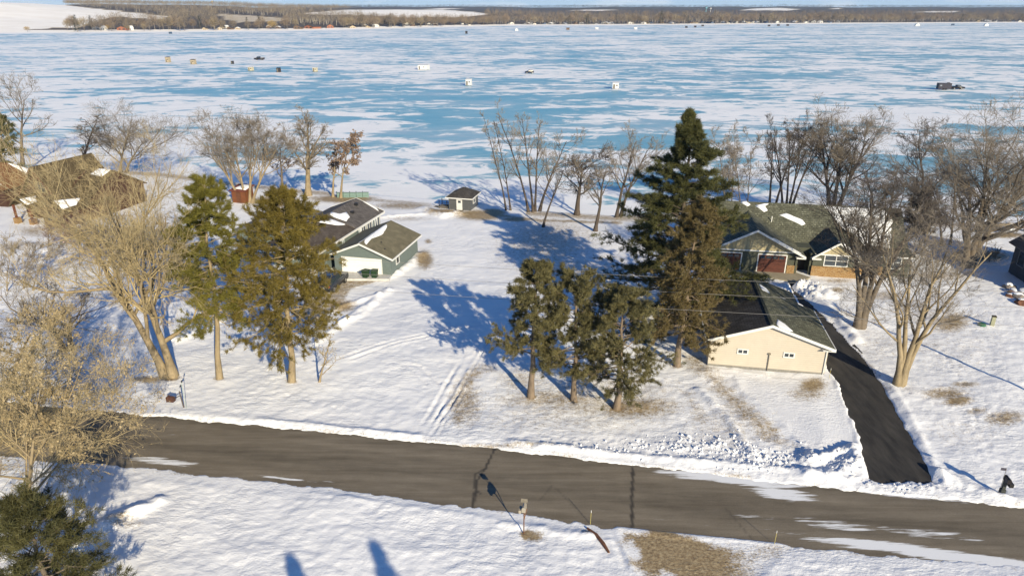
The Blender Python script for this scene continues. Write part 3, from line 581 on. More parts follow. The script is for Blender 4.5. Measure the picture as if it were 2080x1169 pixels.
def lerp_at(P, t):
    """points and tangents at fractions t (N,n) along (N,K,3)"""
    K = P.shape[1]; u = np.clip(t, 0, .999)*(K-1); i = u.astype(int); f = (u-i)[..., None]
    n = np.arange(P.shape[0])[:, None]
    a = P[n, i]; b = P[n, i+1]
    return a+(b-a)*f, unit(b-a)
def spawn(P, Rr, n, t0, t1, lf, ang, K, up, rng, wob=.12, rf=.62, rmin=.006, taper=.3, tl=.5, even=False):
    N = P.shape[0]; t = rng.uniform(t0, t1, (N, n))
    if even: t = (t0+(t1-t0)*(np.arange(n)+rng.uniform(0, 1, (N, n)))/n)
    pos, tan = lerp_at(P, t); ln = np.linalg.norm(np.diff(P, axis=1), axis=2).sum(1)[:, None]
    rnd = unit(rng.normal(size=(N, n, 3))); perp = unit(rnd-(rnd*tan).sum(-1, keepdims=True)*tan)
    a = R(ang)*rng.uniform(.6, 1.35, (N, n))[..., None]
    d = unit(np.cos(a)*tan+np.sin(a)*perp); L = ln*lf*rng.uniform(.55, 1.2, (N, n))*(1.2-tl*t)
    rr = np.array([np.interp(t[k], np.linspace(0, 1, P.shape[1]), Rr[k]) for k in range(N)])*rf
    rr = np.maximum(rr, rmin)
    pos = pos.reshape(-1, 3); d = d.reshape(-1, 3); L = L.reshape(-1); rr = rr.reshape(-1)
    out = [pos]; p = pos
    for k in range(K-1):
        d = unit(d+np.array([0, 0, up])/(K-1)+rng.normal(size=d.shape)*wob); p = p+d*(L/(K-1))[:, None]; out.append(p)
    return np.stack(out, 1), np.maximum(rr[:, None]*np.linspace(1, taper, K)[None], rmin*.6)
def cat(parts):
    V = []; F = []; o = 0
    for v, f in parts: V.append(v); F.append(f+o); o += len(v)
    return np.concatenate(V), np.concatenate(F)

def make_bare(seed, H, spread, r0, stems=((0, 0, 0, 0),), n1=9, fork=.3, ang1=48, n2=6, n3=6, n4=5, n5=0, up=.5, l1=.5, wob=.1, tw=.011, lean=(0, 0), exc=.75, droop=0, lp=1.25):
    """a leafless tree at the origin. stems: (foot x, foot y, lean x, lean y) each; returns trunk tubes, crown tubes, twig centre lines"""
    rng = np.random.default_rng(seed); K = 9; SP = []; SR = []
    for fx, fy, lx, ly in stems:
        h = H*exc*rng.uniform(.92, 1.05); s = np.linspace(0, 1, K)[:, None]
        p = np.array([[fx, fy, -.15]])+np.concatenate([(lx+lean[0])*s**lp, (ly+lean[1])*s**lp, h*s], 1)
        w = rng.normal(size=(K, 2))*.018*H; w[0] = 0; w = np.cumsum(w, 0)*.35; p[:, :2] += w*s; SP.append(p)
        rr = r0*(1-.80*s[:, 0]**.9); rr[0] *= 1.45; rr[1] *= 1.05; SR.append(rr)
    SP = np.stack(SP); SR = np.stack(SR)
    L1, R1 = spawn(SP, SR, n1, fork, .98, l1*spread/H, ang1, 7, up, rng, wob, .62, tw*1.5, .25, .55, True)
    L2, R2 = spawn(L1, R1, n2, .2, .98, .52, 42, 6, up*.6, rng, wob*1.3, .6, tw*1.2, .35)
    L3, R3 = spawn(L2, R2, n3, .15, .98, .55, 42, 4, up*.5-droop, rng, wob*1.5, .6, tw, .5)
    L4, R4 = spawn(L3, R3, n4, .1, 1., .62, 40, 3, up*.4-droop, rng, wob*1.6, .7, tw*.85, .6)
    parts = [tubes(L2, R2, 4), tubes(L3, R3, 3), tubes(L4, R4, 3)]; tips = L4
    if n5:
        L5, R5 = spawn(L4, R4, n5, .1, 1., .7, 38, 2, up*.3-droop, rng, wob, .8, tw*.7, .7); parts.append(tubes(L5, R5, 3)); tips = L5
    return cat([tubes(SP, SR, 9), tubes(L1, R1, 6)]), cat(parts), tips
def fit(parts, H, Wd):
    """scale sideways and in height so that the whole tree is H tall and about Wd wide"""
    allv = np.concatenate([p[0] for p in parts[:2]]); z = np.percentile(allv[:, 2], 99.7)
    w = np.percentile(allv[:, 0], 98.5)-np.percentile(allv[:, 0], 1.5)
    sc = np.array([Wd/w, Wd/w, H/z])
    return [(p[0]*sc, p[1]) for p in parts[:2]]+[parts[2]*sc]
def blades(pos, d, ln, wd, rng, flat=0.0):
    n = len(pos); r = unit(rng.normal(size=(n, 3))); s = unit(np.cross(d, r))*(wd*rng.uniform(.7, 1.3, n))[:, None]
    L = (ln*rng.uniform(.6, 1.25, n))[:, None]
    V = np.stack([pos-s*.5, pos+s*.5, pos+d*L], 1).reshape(-1, 3); return V, np.arange(3*n).reshape(n, 3)
def leafquads(pos, size, rng):
    n = len(pos); d = unit(rng.normal(size=(n, 3))+np.array([0, 0, -.5])); s = unit(np.cross(d, unit(rng.normal(size=(n, 3))))); sz = (size*rng.uniform(.6, 1.3, n))[:, None]
    V = np.stack([pos, pos+d*sz*.5+s*sz*.35, pos+d*sz, pos+d*sz*.5-s*sz*.35], 1).reshape(-1, 3); return V, np.arange(4*n).reshape(n, 4)

def bark(name, c, c2=None): return M(name, c, .9, .3, 3, .03, 14, col2=c2, vs=(1, 1, .35))
m_bark = bark('grey_brown_bark', (.13, .105, .08)); m_bark_warm = bark('tan_bark', (.235, .185, .115)); m_bark_dark = bark('dark_and_shaded_bark', (.075, .06, .05)); m_bark_pine = bark('pine_bark', (.17, .13, .095))  # dark bark also puts shade into the colour of lake shore trunks
m_twig = M('grey_brown_twigs', (.20, .17, .135), .9, .25, .8); m_twig_warm = M('tan_twigs', (.37, .295, .165), .9, .25, .8); m_twig_dark = M('dark_twigs', (.115, .098, .085), .9, .25, .8)
m_twig_red = M('reddish_twigs', (.18, .13, .11), .9, .25, .8); m_twig_pale = M('pale_twigs', (.235, .2, .16), .9, .25, .8)
def leafm(name, c, c2, sc=1.2, tr=.25):
    m = M(name, c, .75, .3, sc, col2=c2); n, l = nodes(m); b = n['Principled BSDF']; o = n['Material Output']
    t = n.new('ShaderNodeBsdfTranslucent'); mixs = n.new('ShaderNodeMixShader'); mixs.inputs[0].default_value = tr
    c0 = b.inputs['Base Color'].links[0].from_socket; l.new(c0, t.inputs['Color'])
    l.new(b.outputs[0], mixs.inputs[1]); l.new(t.outputs[0], mixs.inputs[2]); l.new(mixs.outputs[0], o.inputs['Surface'])
    return m
m_oakleaf = leafm('withered_leaves', (.34, .25, .13), (.50, .40, .24)); m_pinkleaf = leafm('withered_russet_leaves', (.25, .17, .125), (.36, .27, .2))
m_needle_olive = leafm('olive_yellow_needles', (.10, .08, .016), (.22, .17, .035), .9); m_needle_yg = leafm('yellow_green_needles', (.10, .095, .016), (.21, .19, .035), .9)
m_needle_grey = leafm('grey_green_needles', (.095, .09, .04), (.22, .195, .085), 1.2); m_needle_dark = leafm('dark_green_needles', (.04, .05, .018), (.14, .138, .05), .8)
m_needle_brown = leafm('brown_olive_needles', (.12, .092, .036), (.225, .175, .075), 1.0); m_needle_green = leafm('fresh_green_needles', (.05, .055, .02), (.14, .13, .05), 1.2)

def tree_thing(name, label, loc, parts, mt, mc, rz=0, group=None, leaves=None, cat_='tree'):
    t = thing(name, label, cat_, loc, rz, group)
    np_mesh('trunk', parts[0][0], [parts[0][1]], mt, t, smooth=True)
    np_mesh('crown', parts[1][0], [parts[1][1]], mc, t, smooth=True)
    if leaves:
        (V, F), ml = leaves; o = np_mesh('leaves', V, [F], ml, t); o['kind'] = 'stuff'
    return t
def px_tree(bx, by, tx, ty, wpx, zb=0.0):
    """foot, height and width in metres of a tree whose foot, top and crown width are seen in the picture"""
    x, y = G(bx, by, zb); X, Y, Zt = Q(tx, ty, y)
    depth = y*math.cos(PITCH)+(CAMZ-zb-(Zt-zb)*.6)*math.sin(PITCH)
    return (x, y, zb), Zt-zb, wpx*depth/FPX, X-x
def bare(name, label, bx, by, tx, ty, wpx, seed, mt, mc, zb=0.0, group=None, leafn=0, leafsize=.14, leafmat=None, **kw):
    loc, H, Wd, lx = px_tree(bx, by, tx, ty, wpx, zb)
    kw.setdefault('lean', (lx*.8, 0)); kw.setdefault('r0', .018*H+.05); kw.setdefault('spread', Wd)
    p = fit(make_bare(seed, H, **kw), H, Wd); lv = None
    if leafn:
        rng = np.random.default_rng(seed+5); c = p[2][rng.integers(0, len(p[2]), leafn)]; q = c[np.arange(leafn), rng.integers(0, c.shape[1], leafn)]
        lv = (leafquads(q, leafsize, rng), leafmat)
    return tree_thing(name, label, loc, p, mt, mc, 0, group, lv)

def make_conifer(seed, H, Wd, prof, nb=90, base=.25, el=(5, 55), droop=.25, n2=7, l2=.42, tuft=5, nb_=9, nl=.22, nw=.035, r0=.2, spreadn=.75, lean=(0, 0), jit=.25, inner=.25, flat=.0, bias=0):
    """prof: (height fraction, radius fraction) pairs; foliage is many needle sprays along second-order shoots"""
    rng = np.random.default_rng(seed); K = 8; s = np.linspace(0, 1, K)[:, None]
    tp = np.concatenate([lean[0]*s, lean[1]*s, H*.97*s-.1], 1); tp[1:-1, :2] += rng.normal(size=(K-2, 2))*.006*H
    tr = r0*(1-.9*s[:, 0]); tr[0] *= 1.3
    t = base+(1-base)*((np.arange(nb)+rng.uniform(0, 1, nb))/nb)**.9*.985
    r = np.interp(t, [a for a, b in prof], [b for a, b in prof])*Wd/2*rng.uniform(1-jit, 1.08, nb)
    az = np.arange(nb)*2.39996+rng.normal(size=nb)*.35; r = r*(1-bias*np.cos(az)*(t < .5))
    e = R(el[0])+(R(el[1])-R(el[0]))*((t-base)/(1-base))**1.5+rng.normal(size=nb)*.12
    P0, _ = lerp_at(tp[None], t[None]); P0 = P0[0]
    d = np.stack([np.cos(az)*np.cos(e), np.sin(az)*np.cos(e), np.sin(e)], 1); pts = [P0]; p = P0; L = r/np.cos(e)
    for k in range(5):
        d = unit(d+np.array([0, 0, (-droop if k < 3 else droop*.9)*.5])+rng.normal(size=d.shape)*.08); p = p+d*(L/5)[:, None]; pts.append(p)
    B = np.stack(pts, 1); Rb = np.maximum(.012, (r0*.33*(1-t)[:, None]+.015)*np.linspace(1, .25, 6)[None])
    B2, R2 = spawn(B, Rb, n2, inner, 1., l2, 48, 4, .15, rng, .14, .5, .008, .5, .6, True)
    if flat: B2[:, :, 2] = B2[:, :1, 2]+(B2[:, :, 2]-B2[:, :1, 2])*(1-flat)
    tt = rng.uniform(.15, 1., (len(B2), tuft)); q, dd = lerp_at(B2, tt); q = q.reshape(-1, 3); dd = dd.reshape(-1, 3)
    q2, d2 = lerp_at(B, rng.uniform(max(.3, inner), 1., (nb, tuft*2))); q = np.concatenate([q, q2.reshape(-1, 3)]); dd = np.concatenate([dd, d2.reshape(-1, 3)])
    q = np.repeat(q, nb_, 0); dd = np.repeat(dd, nb_, 0); dirs = unit(dd*.8+rng.normal(size=q.shape)*spreadn+np.array([0, 0, .25]))
    need = blades(q+rng.normal(size=q.shape)*nl*.2, dirs, nl, nw, rng)
    return tubes(tp[None], tr[None], 10), cat([tubes(B, Rb, 4), tubes(B2, R2, 3)]), need
def conifer(name, label, bx, by, tx, ty, wpx, seed, mt, mn, prof, group=None, off=None, loc=None, H=None, Wd=None, **kw):
    if loc is None:
        loc, H, Wd, lx = px_tree(bx, by, tx, ty, wpx); kw.setdefault('lean', (lx, 0))
    tr, br, nd = make_conifer(seed, H, Wd, prof, **kw)
    t = thing(name, label, 'tree', loc, 0, group)
    np_mesh('trunk', tr[0], [tr[1]], mt, t, smooth=True)
    c = np_mesh('crown', nd[0], [nd[1]], mn, t)
    np_mesh('limbs', br[0], [br[1]], mt, c, smooth=True)
    return t

# ------------------------------------------------------------------ conifers on the yards
PINE_TOP = [(.2, .0), (.28, .55), (.4, .95), (.5, .8), (.62, .82), (.78, .62), (.9, .45), (1, .16)]
SPR = [(.2, .4), (.3, 1), (.45, .92), (.6, .75), (.75, .55), (.9, .28), (1, .05)]
scots = 'row of round crowned pines by the street'
conifer('pine_tree', 'grey green pine with a broad low bough, westernmost of three by the street', 1078, 807, 1088, 534, 175, 11, m_bark_pine, m_needle_grey, [(.22, .5), (.3, 1.0), (.42, .98), (.5, .62), (.62, .66), (.76, .6), (.9, .48), (1, .2)], scots, nb=56, inner=.34, bias=.3, base=.34, n2=11, l2=.5, tuft=5, nb_=16, nl=.27, nw=.038, r0=.26, el=(2, 50), droop=.1, jit=.45)
conifer('pine_tree', 'grey green pine standing in the middle of three by the street', 1165, 813, 1172, 558, 170, 12, m_bark_pine, m_needle_grey, [(.15, .3), (.25, .75), (.4, 1.0), (.55, .85), (.7, .7), (.85, .6), (.95, .42), (1, .2)], scots, nb=52, inner=.34, base=.3, n2=11, l2=.5, tuft=5, nb_=16, nl=.27, nw=.038, r0=.22, el=(0, 50), droop=.12, jit=.45)
conifer('pine_tree', 'widest grey green pine of three, nearest the cream garage', 1252, 827, 1268, 588, 220, 13, m_bark_pine, m_needle_grey, [(.12, .5), (.2, 1.0), (.35, .95), (.5, .85), (.65, .66), (.8, .5), (.92, .36), (1, .15)], scots, nb=62, inner=.34, base=.24, n2=11, l2=.5, tuft=5, nb_=16, nl=.27, nw=.038, r0=.25, el=(-2, 50), droop=.12, jit=.45)
conifer('pine_tree', 'tallest dark green pine, towering behind the brown olive spruce', 1378, 640, 1400, 208, 345, 14, m_bark_dark, m_needle_dark, [(.03, .9), (.14, 1.0), (.26, .95), (.36, .8), (.5, .66), (.64, .46), (.76, .33), (.84, .2), (.92, .09), (1, .0)], None, jit=.45, nb=140, inner=.3, base=.05, n2=13, l2=.34, tuft=6, nb_=14, nl=.42, nw=.05, r0=.38, el=(8, 40), droop=.12, flat=.6)
conifer('spruce_tree', 'brown olive spruce with tall bare trunk beside the cream garage', 1375, 742, 1425, 395, 172, 15, m_bark_pine, m_needle_brown, [(.15, .5), (.25, .95), (.4, 1.0), (.55, .85), (.7, .65), (.85, .42), (1, .08)], None, nb=105, inner=.3, base=.2, n2=10, l2=.45, tuft=5, nb_=14, nl=.28, nw=.042, r0=.26, el=(-4, 40), droop=.18, jit=.4)
conifer('spruce_tree', 'yellow green spruce on a long bare trunk, next to the tan twin trunked tree', 446, 770, 412, 358, 190, 16, m_bark_warm, m_needle_yg, [(.25, .6), (.34, 1.0), (.42, .75), (.55, .9), (.7, .85), (.85, .6), (1, .15)], None, nb=78, inner=.3, base=.36, n2=10, l2=.5, tuft=5, nb_=16, nl=.3, nw=.04, r0=.24, el=(-6, 45), droop=.16, jit=.45)
conifer('spruce_tree', 'olive yellow spruce with broad lower boughs in front of the blue grey house', 592, 776, 578, 374, 234, 17, m_bark_warm, m_needle_olive, [(.15, .45), (.27, .95), (.4, 1.0), (.55, .92), (.7, .75), (.85, .5), (1, .1)], None, nb=108, inner=.32, base=.27, n2=10, l2=.5, tuft=5, nb_=16, nl=.3, nw=.04, r0=.27, el=(-4, 45), droop=.16, jit=.45)
conifer('pine_tree', 'bushy green pine in the near corner beside the withered leaf tree', 0, 0, 0, 0, 0, 18, m_bark, m_needle_green, [(.1, 1.0), (.3, .95), (.5, .8), (.75, .5), (1, .1)], None, loc=(-22.6, 25.3, 0), H=7.2, Wd=6.6, nb=58, inner=.3, base=.12, n2=10, l2=.45, tuft=6, nb_=10, nl=.34, nw=.03, r0=.2, el=(0, 55), droop=.15)
conifer('spruce_tree', 'dark spruce at the lake edge by the fence, cut by the frame', 0, 395, 2, 232, 95, 19, m_bark_dark, m_needle_dark, SPR, None, nb=60, base=.1, n2=7, tuft=4, nb_=7, nl=.5, nw=.08, r0=.25)
conifer('shrub', 'dense dark juniper shrub behind the far end of the green roof', 1868, 470, 1872, 396, 66, 20, m_bark_dark, leafm('dull_brown_green_needles', (.085, .068, .042), (.15, .12, .075)), [(.0, .7), (.3, 1), (.7, .8), (1, .3)], None, nb=60, base=.05, n2=8, tuft=4, nb_=7, nl=.4, nw=.06, r0=.12, el=(20, 70))
# two spruces behind the camera whose pointed shadows fall on the near snow
for (px, py, h, sd) in [(582, 1098, 13, 21), (740, 1062, 16, 22)]:
    x, y = G(px, py); d = h/math.tan(SUN_EL)
    conifer('spruce_tree', ['spruce beyond the frame casting the shorter pointed shadow', 'spruce beyond the frame casting the taller pointed shadow'][sd-21], 0, 0, 0, 0, 0, sd, m_bark, m_needle_dark, [(0, 1), (.3, .8), (.6, .5), (.85, .22), (1, .02)], None, loc=(x+d*math.sin(SUN_AZ), y-d*math.cos(SUN_AZ), 0), H=h, Wd=h*.36, nb=110, base=.04, n2=7, tuft=4, nb_=6, nl=.3, nw=.06, el=(-10, 40))

# ------------------------------------------------------------------ leafless trees
bare('maple_tree', 'large tan tree forking low into two leaning trunks by the mailbox', 345, 766, 270, 240, 440, 31, m_bark_warm, m_twig_warm, r0=.42, stems=((-.35, 0, -5.5, 1), (.35, .1, -1.0, .5)), n1=10, fork=.2, ang1=60, n2=7, n3=7, n4=5, n5=2, up=.5, l1=1.0, tw=.0105, exc=.6, lean=(-1.2, 0))
bare('maple_tree', 'dark twin trunked tree behind the large tan tree', 138, 712, 100, 545, 230, 32, m_bark_dark, m_twig, r0=.3, stems=((-.3, 0, -1.2, 0), (.3, 0, .3, 0)), n1=8, fork=.35, ang1=60, n2=6, n3=6, n4=5, l1=1.0, up=.35, exc=.6, tw=.013)
bare('oak_tree', 'spreading tree with withered beige leaves beside the street end', 58, 1085, 130, 640, 350, 33, m_bark_warm, m_twig_warm, r0=.2, n1=16, fork=.22, ang1=66, n2=7, n3=7, n4=6, n5=3, l1=1.05, up=.35, tw=.009, exc=.8, leafn=9000, leafsize=.12, leafmat=m_oakleaf)
bare('oak_tree', 'smaller brown leaved tree along the edge near the street end', -20, 905, 10, 540, 330, 34, m_bark, m_twig_warm, r0=.2, n1=13, fork=.25, ang1=62, n2=7, n3=6, n4=6, n5=2, l1=1., up=.35, tw=.01, leafn=2500, leafsize=.13, leafmat=m_oakleaf)
bare('sapling', 'thin bare sapling on the snow beside the olive spruce', 648, 776, 655, 678, 40, 35, m_bark_warm, m_twig_warm, r0=.045, n1=9, fork=.2, ang1=30, n2=4, n3=3, n4=2, l1=.8, tw=.008)
bare('maple_tree', 'wide bare maple with a cluster of upright limbs by the driveway bend', 1746, 664, 1752, 335, 240, 36, m_bark, m_twig_dark, r0=.24, stems=((-.15, 0, -2.4, .4), (-.05, .1, -.8, 0), (.08, 0, .7, .3), (.16, .05, 2.4, 0)), n1=7, fork=.28, ang1=32, n2=7, n3=6, n4=6, n5=2, up=.55, l1=.7, tw=.0105, exc=.82, lean=(0, 0), lp=1.7)
bare('maple_tree', 'bare tree with slender spreading limbs forking low right beside the black driveway', 1826, 782, 1860, 425, 270, 37, m_bark_warm, m_twig, r0=.2, stems=((-.12, 0, -2.6, .4), (0, .1, -.6, 0), (.1, 0, 1.0, .3), (.16, .05, 3.2, 0)), n1=6, fork=.3, ang1=34, n2=6, n3=6, n4=5, n5=1, up=.6, l1=.7, tw=.010, exc=.85, lean=(0, 0), lp=1.7)
bare('cottonwood_tree', 'massive many limbed tree leaning over the dark slate house', 1965, 542, 2000, 205, 330, 38, m_bark, m_twig, r0=.36, stems=((-.2, 0, 0.0, 0), (.2, .2, 2.6, 0), (.4, .3, 5.2, 0)), n1=11, fork=.2, ang1=36, n2=7, n3=6, n4=5, n5=1, up=.6, l1=1.0, tw=.016, exc=.72)
shore = 'bare trees along the lake shore'
bare('shore_tree', 'tall bare tree rising behind the russet roofed house', 46, 332, 48, 146, 120, 41, m_bark, m_twig, -.5, shore, n1=10, fork=.3, n2=6, n3=6, n4=5, up=.5, l1=.9, tw=.022)
bare('shore_tree', 'wide bare crown rising behind the brown gabled house', 245, 350, 245, 206, 190, 42, m_bark, m_twig, 0, shore, n1=12, fork=.25, n2=7, n3=7, n4=5, up=.6, l1=1.0, tw=.02, stems=((0, 0, 0, 0), (1, 0, 2, 0)))
bare('shore_tree', 'thin upright bare tree at the ridge of the brown gabled house', 157, 372, 155, 235, 62, 43, m_bark_dark, m_twig_dark, 0, shore, r0=.14, n1=10, fork=.4, ang1=32, n2=5, n3=4, n4=3, tw=.018)
bare('shore_tree', 'broad fan of many upright stems near the red shed', 500, 412, 482, 222, 225, 44, m_bark_warm, m_twig, 0, shore, r0=.26, stems=((-.8, 0, -4, 0), (0, 0, -1, 0), (.5, .3, 1, 0), (1, 0, 3.5, .5)), n1=10, fork=.3, ang1=30, n2=6, n3=6, n4=5, n5=1, up=.55, l1=.8, tw=.018)
bare('shore_tree', 'stout bare tree with a ragged narrow crown west of the russet leaved pair', 626, 397, 622, 216, 90, 45, m_bark_warm, m_twig, 0, shore, r0=.4, n1=12, fork=.25, ang1=42, n2=6, n3=6, n4=6, up=.3, l1=.8, tw=.02, exc=.85)
bare('shore_tree', 'slight reddish bare tree between the fan of stems and the stout tree', 575, 395, 566, 285, 75, 46, m_bark, m_twig_red, 0, shore, r0=.12, n1=9, fork=.3, n2=5, n3=5, n4=4, up=.5, tw=.02)
bare('oak_tree', 'slender tree keeping russet leaves, standing closest to the teal dock sections', 692, 402, 706, 272, 70, 47, m_bark_warm, m_twig_red, 0, shore, r0=.17, n1=10, fork=.4, ang1=45, n2=5, n3=5, n4=4, l1=.9, tw=.018, leafn=2600, leafsize=.3, leafmat=m_pinkleaf)
bare('oak_tree', 'thin tree with russet leaves just west of its slender twin by the docks', 676, 400, 678, 296, 36, 48, m_bark_warm, m_twig_red, 0, shore, r0=.15, n1=8, fork=.45, ang1=45, n2=4, n3=4, n4=3, l1=.9, tw=.018, leafn=700, leafsize=.28, leafmat=m_pinkleaf)
bare('shore_tree', 'first leaning pair of thin stems east of the grey hut', 1030, 427, 992, 226, 58, 49, m_bark_dark, m_twig_pale, 0, shore, r0=.19, stems=((-.2, 0, -2.2, 0), (.8, 0, -1.7, 0)), n1=12, fork=.3, ang1=40, n2=5, n3=5, n4=4, up=.3, l1=.6, tw=.016, exc=.9)
bare('shore_tree', 'tall clump of three slim trunks with the highest crown near the hut', 1083, 430, 1062, 202, 105, 50, m_bark_dark, m_twig_pale, 0, shore, r0=.24, stems=((-.9, 0, -4.2, 0), (0, 0, -.8, 0), (.4, .3, 1.6, 0)), n1=11, fork=.35, ang1=36, n2=5, n3=5, n4=5, up=.4, l1=.6, tw=.016, exc=.9)
bare('shore_tree', 'single trunk leaning east out of the tall clump', 1096, 428, 1160, 258, 85, 51, m_bark_dark, m_twig_pale, 0, shore, r0=.22, n1=11, fork=.35, ang1=42, n2=6, n3=5, n4=4, up=.4, l1=.8, tw=.016, exc=.85)
bare('shore_tree', 'crooked trunk nearest the shaded lawn, sweeping east', 1103, 461, 1165, 300, 110, 52, m_bark_dark, m_twig, 0, shore, r0=.2, n1=9, fork=.4, ang1=50, n2=5, n3=5, n4=4, up=.2, l1=.9, tw=.015, exc=.8)
bare('shore_tree', 'low dark round crowned tree on a straight trunk by the shore', 1172, 436, 1182, 288, 105, 53, m_bark_dark, m_twig_dark, 0, shore, r0=.27, n1=12, fork=.36, ang1=55, n2=7, n3=6, n4=6, up=.3, l1=.9, tw=.018, exc=.8)
bare('shore_tree', 'small forked tree in front of the round crowned one', 1209, 470, 1228, 318, 85, 54, m_bark_dark, m_twig, 0, shore, r0=.17, n1=8, fork=.35, ang1=40, n2=5, n3=5, n4=4, up=.5, l1=1., tw=.014)
bare('shore_tree', 'pair of trunks with tall pale crown beside the tallest pine', 1252, 441, 1285, 250, 120, 55, m_bark_dark, m_twig_pale, 0, shore, r0=.26, stems=((0, 0, .6, 0), (.7, .4, 1.8, 0)), n1=11, fork=.35, ang1=42, n2=6, n3=5, n4=5, up=.4, l1=.8, tw=.016)
bare('shore_tree', 'pale thicket of fine stems between the tallest pine and the green roof', 1500, 436, 1495, 252, 110, 56, m_bark, m_twig_pale, 0, shore, r0=.1, stems=((-2, 0, -1, 0), (-.8, 1, .5, 0), (.4, 0, -1, 0), (1.6, 1, .6, 0)), n1=9, fork=.15, ang1=35, n2=6, n3=6, n4=5, up=.4, l1=.6, tw=.016)
bare('shore_tree', 'dark slanting stems just above the west end of the green roof', 1562, 425, 1570, 268, 70, 57, m_bark_dark, m_twig_dark, 0, shore, r0=.15, stems=((0, 0, 0, 0), (.6, 0, 2.2, 0)), n1=8, fork=.3, n2=5, n3=5, n4=4, tw=.016)
bare('shore_tree', 'dark vase shaped tree of several trunks above the green roof', 1596, 420, 1600, 228, 130, 58, m_bark_dark, m_twig_dark, 0, shore, r0=.25, stems=((-.7, 0, -2.2, 0), (.1, 0, 0, 0), (.7, 0, 2.5, 0), (1.3, 0, 4.6, 0)), n1=10, fork=.3, ang1=40, n2=6, n3=6, n4=6, up=.5, l1=.7, tw=.016)
bare('shore_tree', 'largest dark tree above the middle of the green roof', 1692, 424, 1716, 208, 185, 59, m_bark_dark, m_twig, 0, shore, r0=.32, stems=((-.6, 0, -1.8, 0), (0, 0, .5, 0), (.7, 0, 3.6, 0)), n1=12, fork=.2, ang1=44, n2=7, n3=6, n4=6, n5=1, up=.45, l1=.8, tw=.016)
bare('shore_tree', 'reddish twiggy tree behind the snowy part of the green roof', 1790, 440, 1795, 320, 110, 60, m_bark, m_twig_red, 0, shore, r0=.14, stems=((-.7, 0, -1, 0), (.8, 0, 1, 0)), n1=9, fork=.2, n2=6, n3=6, n4=4, tw=.015)
bare('shore_tree', 'dark crooked tree behind the juniper shrub', 1880, 462, 1872, 236, 115, 61, m_bark_dark, m_twig_dark, 0, shore, r0=.25, n1=12, fork=.3, ang1=48, n2=7, n3=6, n4=6, l1=.9, tw=.016)
bare('shore_tree', 'reddish brown tangled tree beneath the massive leaning tree', 1925, 500, 1918, 330, 130, 62, m_bark, m_twig_red, 0, shore, r0=.16, stems=((-.8, 0, -1, 0), (.6, .5, 1.2, 0)), n1=10, fork=.15, n2=7, n3=6, n4=5, tw=.015)
bare('shore_tree', 'bare tree at the frame edge beyond the log pile', 2085, 470, 2078, 180, 160, 63, m_bark_dark, m_twig, 0, shore, r0=.28, n1=11, fork=.25, ang1=40, n2=6, n3=6, n4=5, l1=.9, tw=.017)
bush = 'leafless bushes'
bare('bush', 'brown twiggy bush against the brown house wall', 120, 505, 130, 430, 110, 64, m_bark, m_twig_red, 0, bush, r0=.05, stems=((-1.2, 0, -.6, 0), (0, 0, 0, 0), (1.2, .3, .6, 0)), n1=9, fork=.05, n2=6, n3=6, n4=4, tw=.013)
bare('bush', 'pale twiggy bush below the porch of the brown house', 40, 590, 60, 480, 150, 65, m_bark_warm, m_twig_pale, 0, bush, r0=.06, stems=((-1.2, 0, -.6, 0), (0, .5, 0, 0), (1.2, 0, .6, 0)), n1=9, fork=.05, n2=6, n3=6, n4=5, tw=.012)
bare('bush', 'tan thicket under the long bough of the large tan tree', 235, 560, 240, 430, 190, 66, m_bark_warm, m_twig_warm, 0, bush, r0=.1, stems=((-1.8, 0, -.8, 0), (0, .5, 0, 0), (1.8, 0, .8, 0)), n1=9, fork=.1, n2=6, n3=6, n4=5, tw=.014)
bare('bush', 'pinkish brown thicket in front of the brown house wing', 190, 540, 200, 415, 170, 70, m_bark, m_twig_red, 0, bush, r0=.07, stems=((-1.6, 0, -.6, 0), (0, .5, 0, 0), (1.6, 0, .6, 0)), n1=10, fork=.08, n2=7, n3=6, n4=5, tw=.013)
bare('bush', 'pale straggling thicket between the tan tree and the yellow green spruce', 330, 545, 325, 420, 150, 71, m_bark_warm, m_twig_pale, 0, bush, r0=.07, stems=((-1.6, 0, -.6, 0), (0, .5, 0, 0), (1.6, 0, .6, 0)), n1=9, fork=.08, n2=6, n3=6, n4=5, tw=.012)
bare('bush', 'low brown bush by the corner of the slate house', 2010, 532, 2012, 500, 70, 67, m_bark, m_twig, 0, bush, r0=.04, stems=((-.8, 0, -.3, 0), (0, 0, 0, 0), (.8, .3, .3, 0)), n1=7, fork=.05, n2=5, n3=5, n4=3, tw=.013)

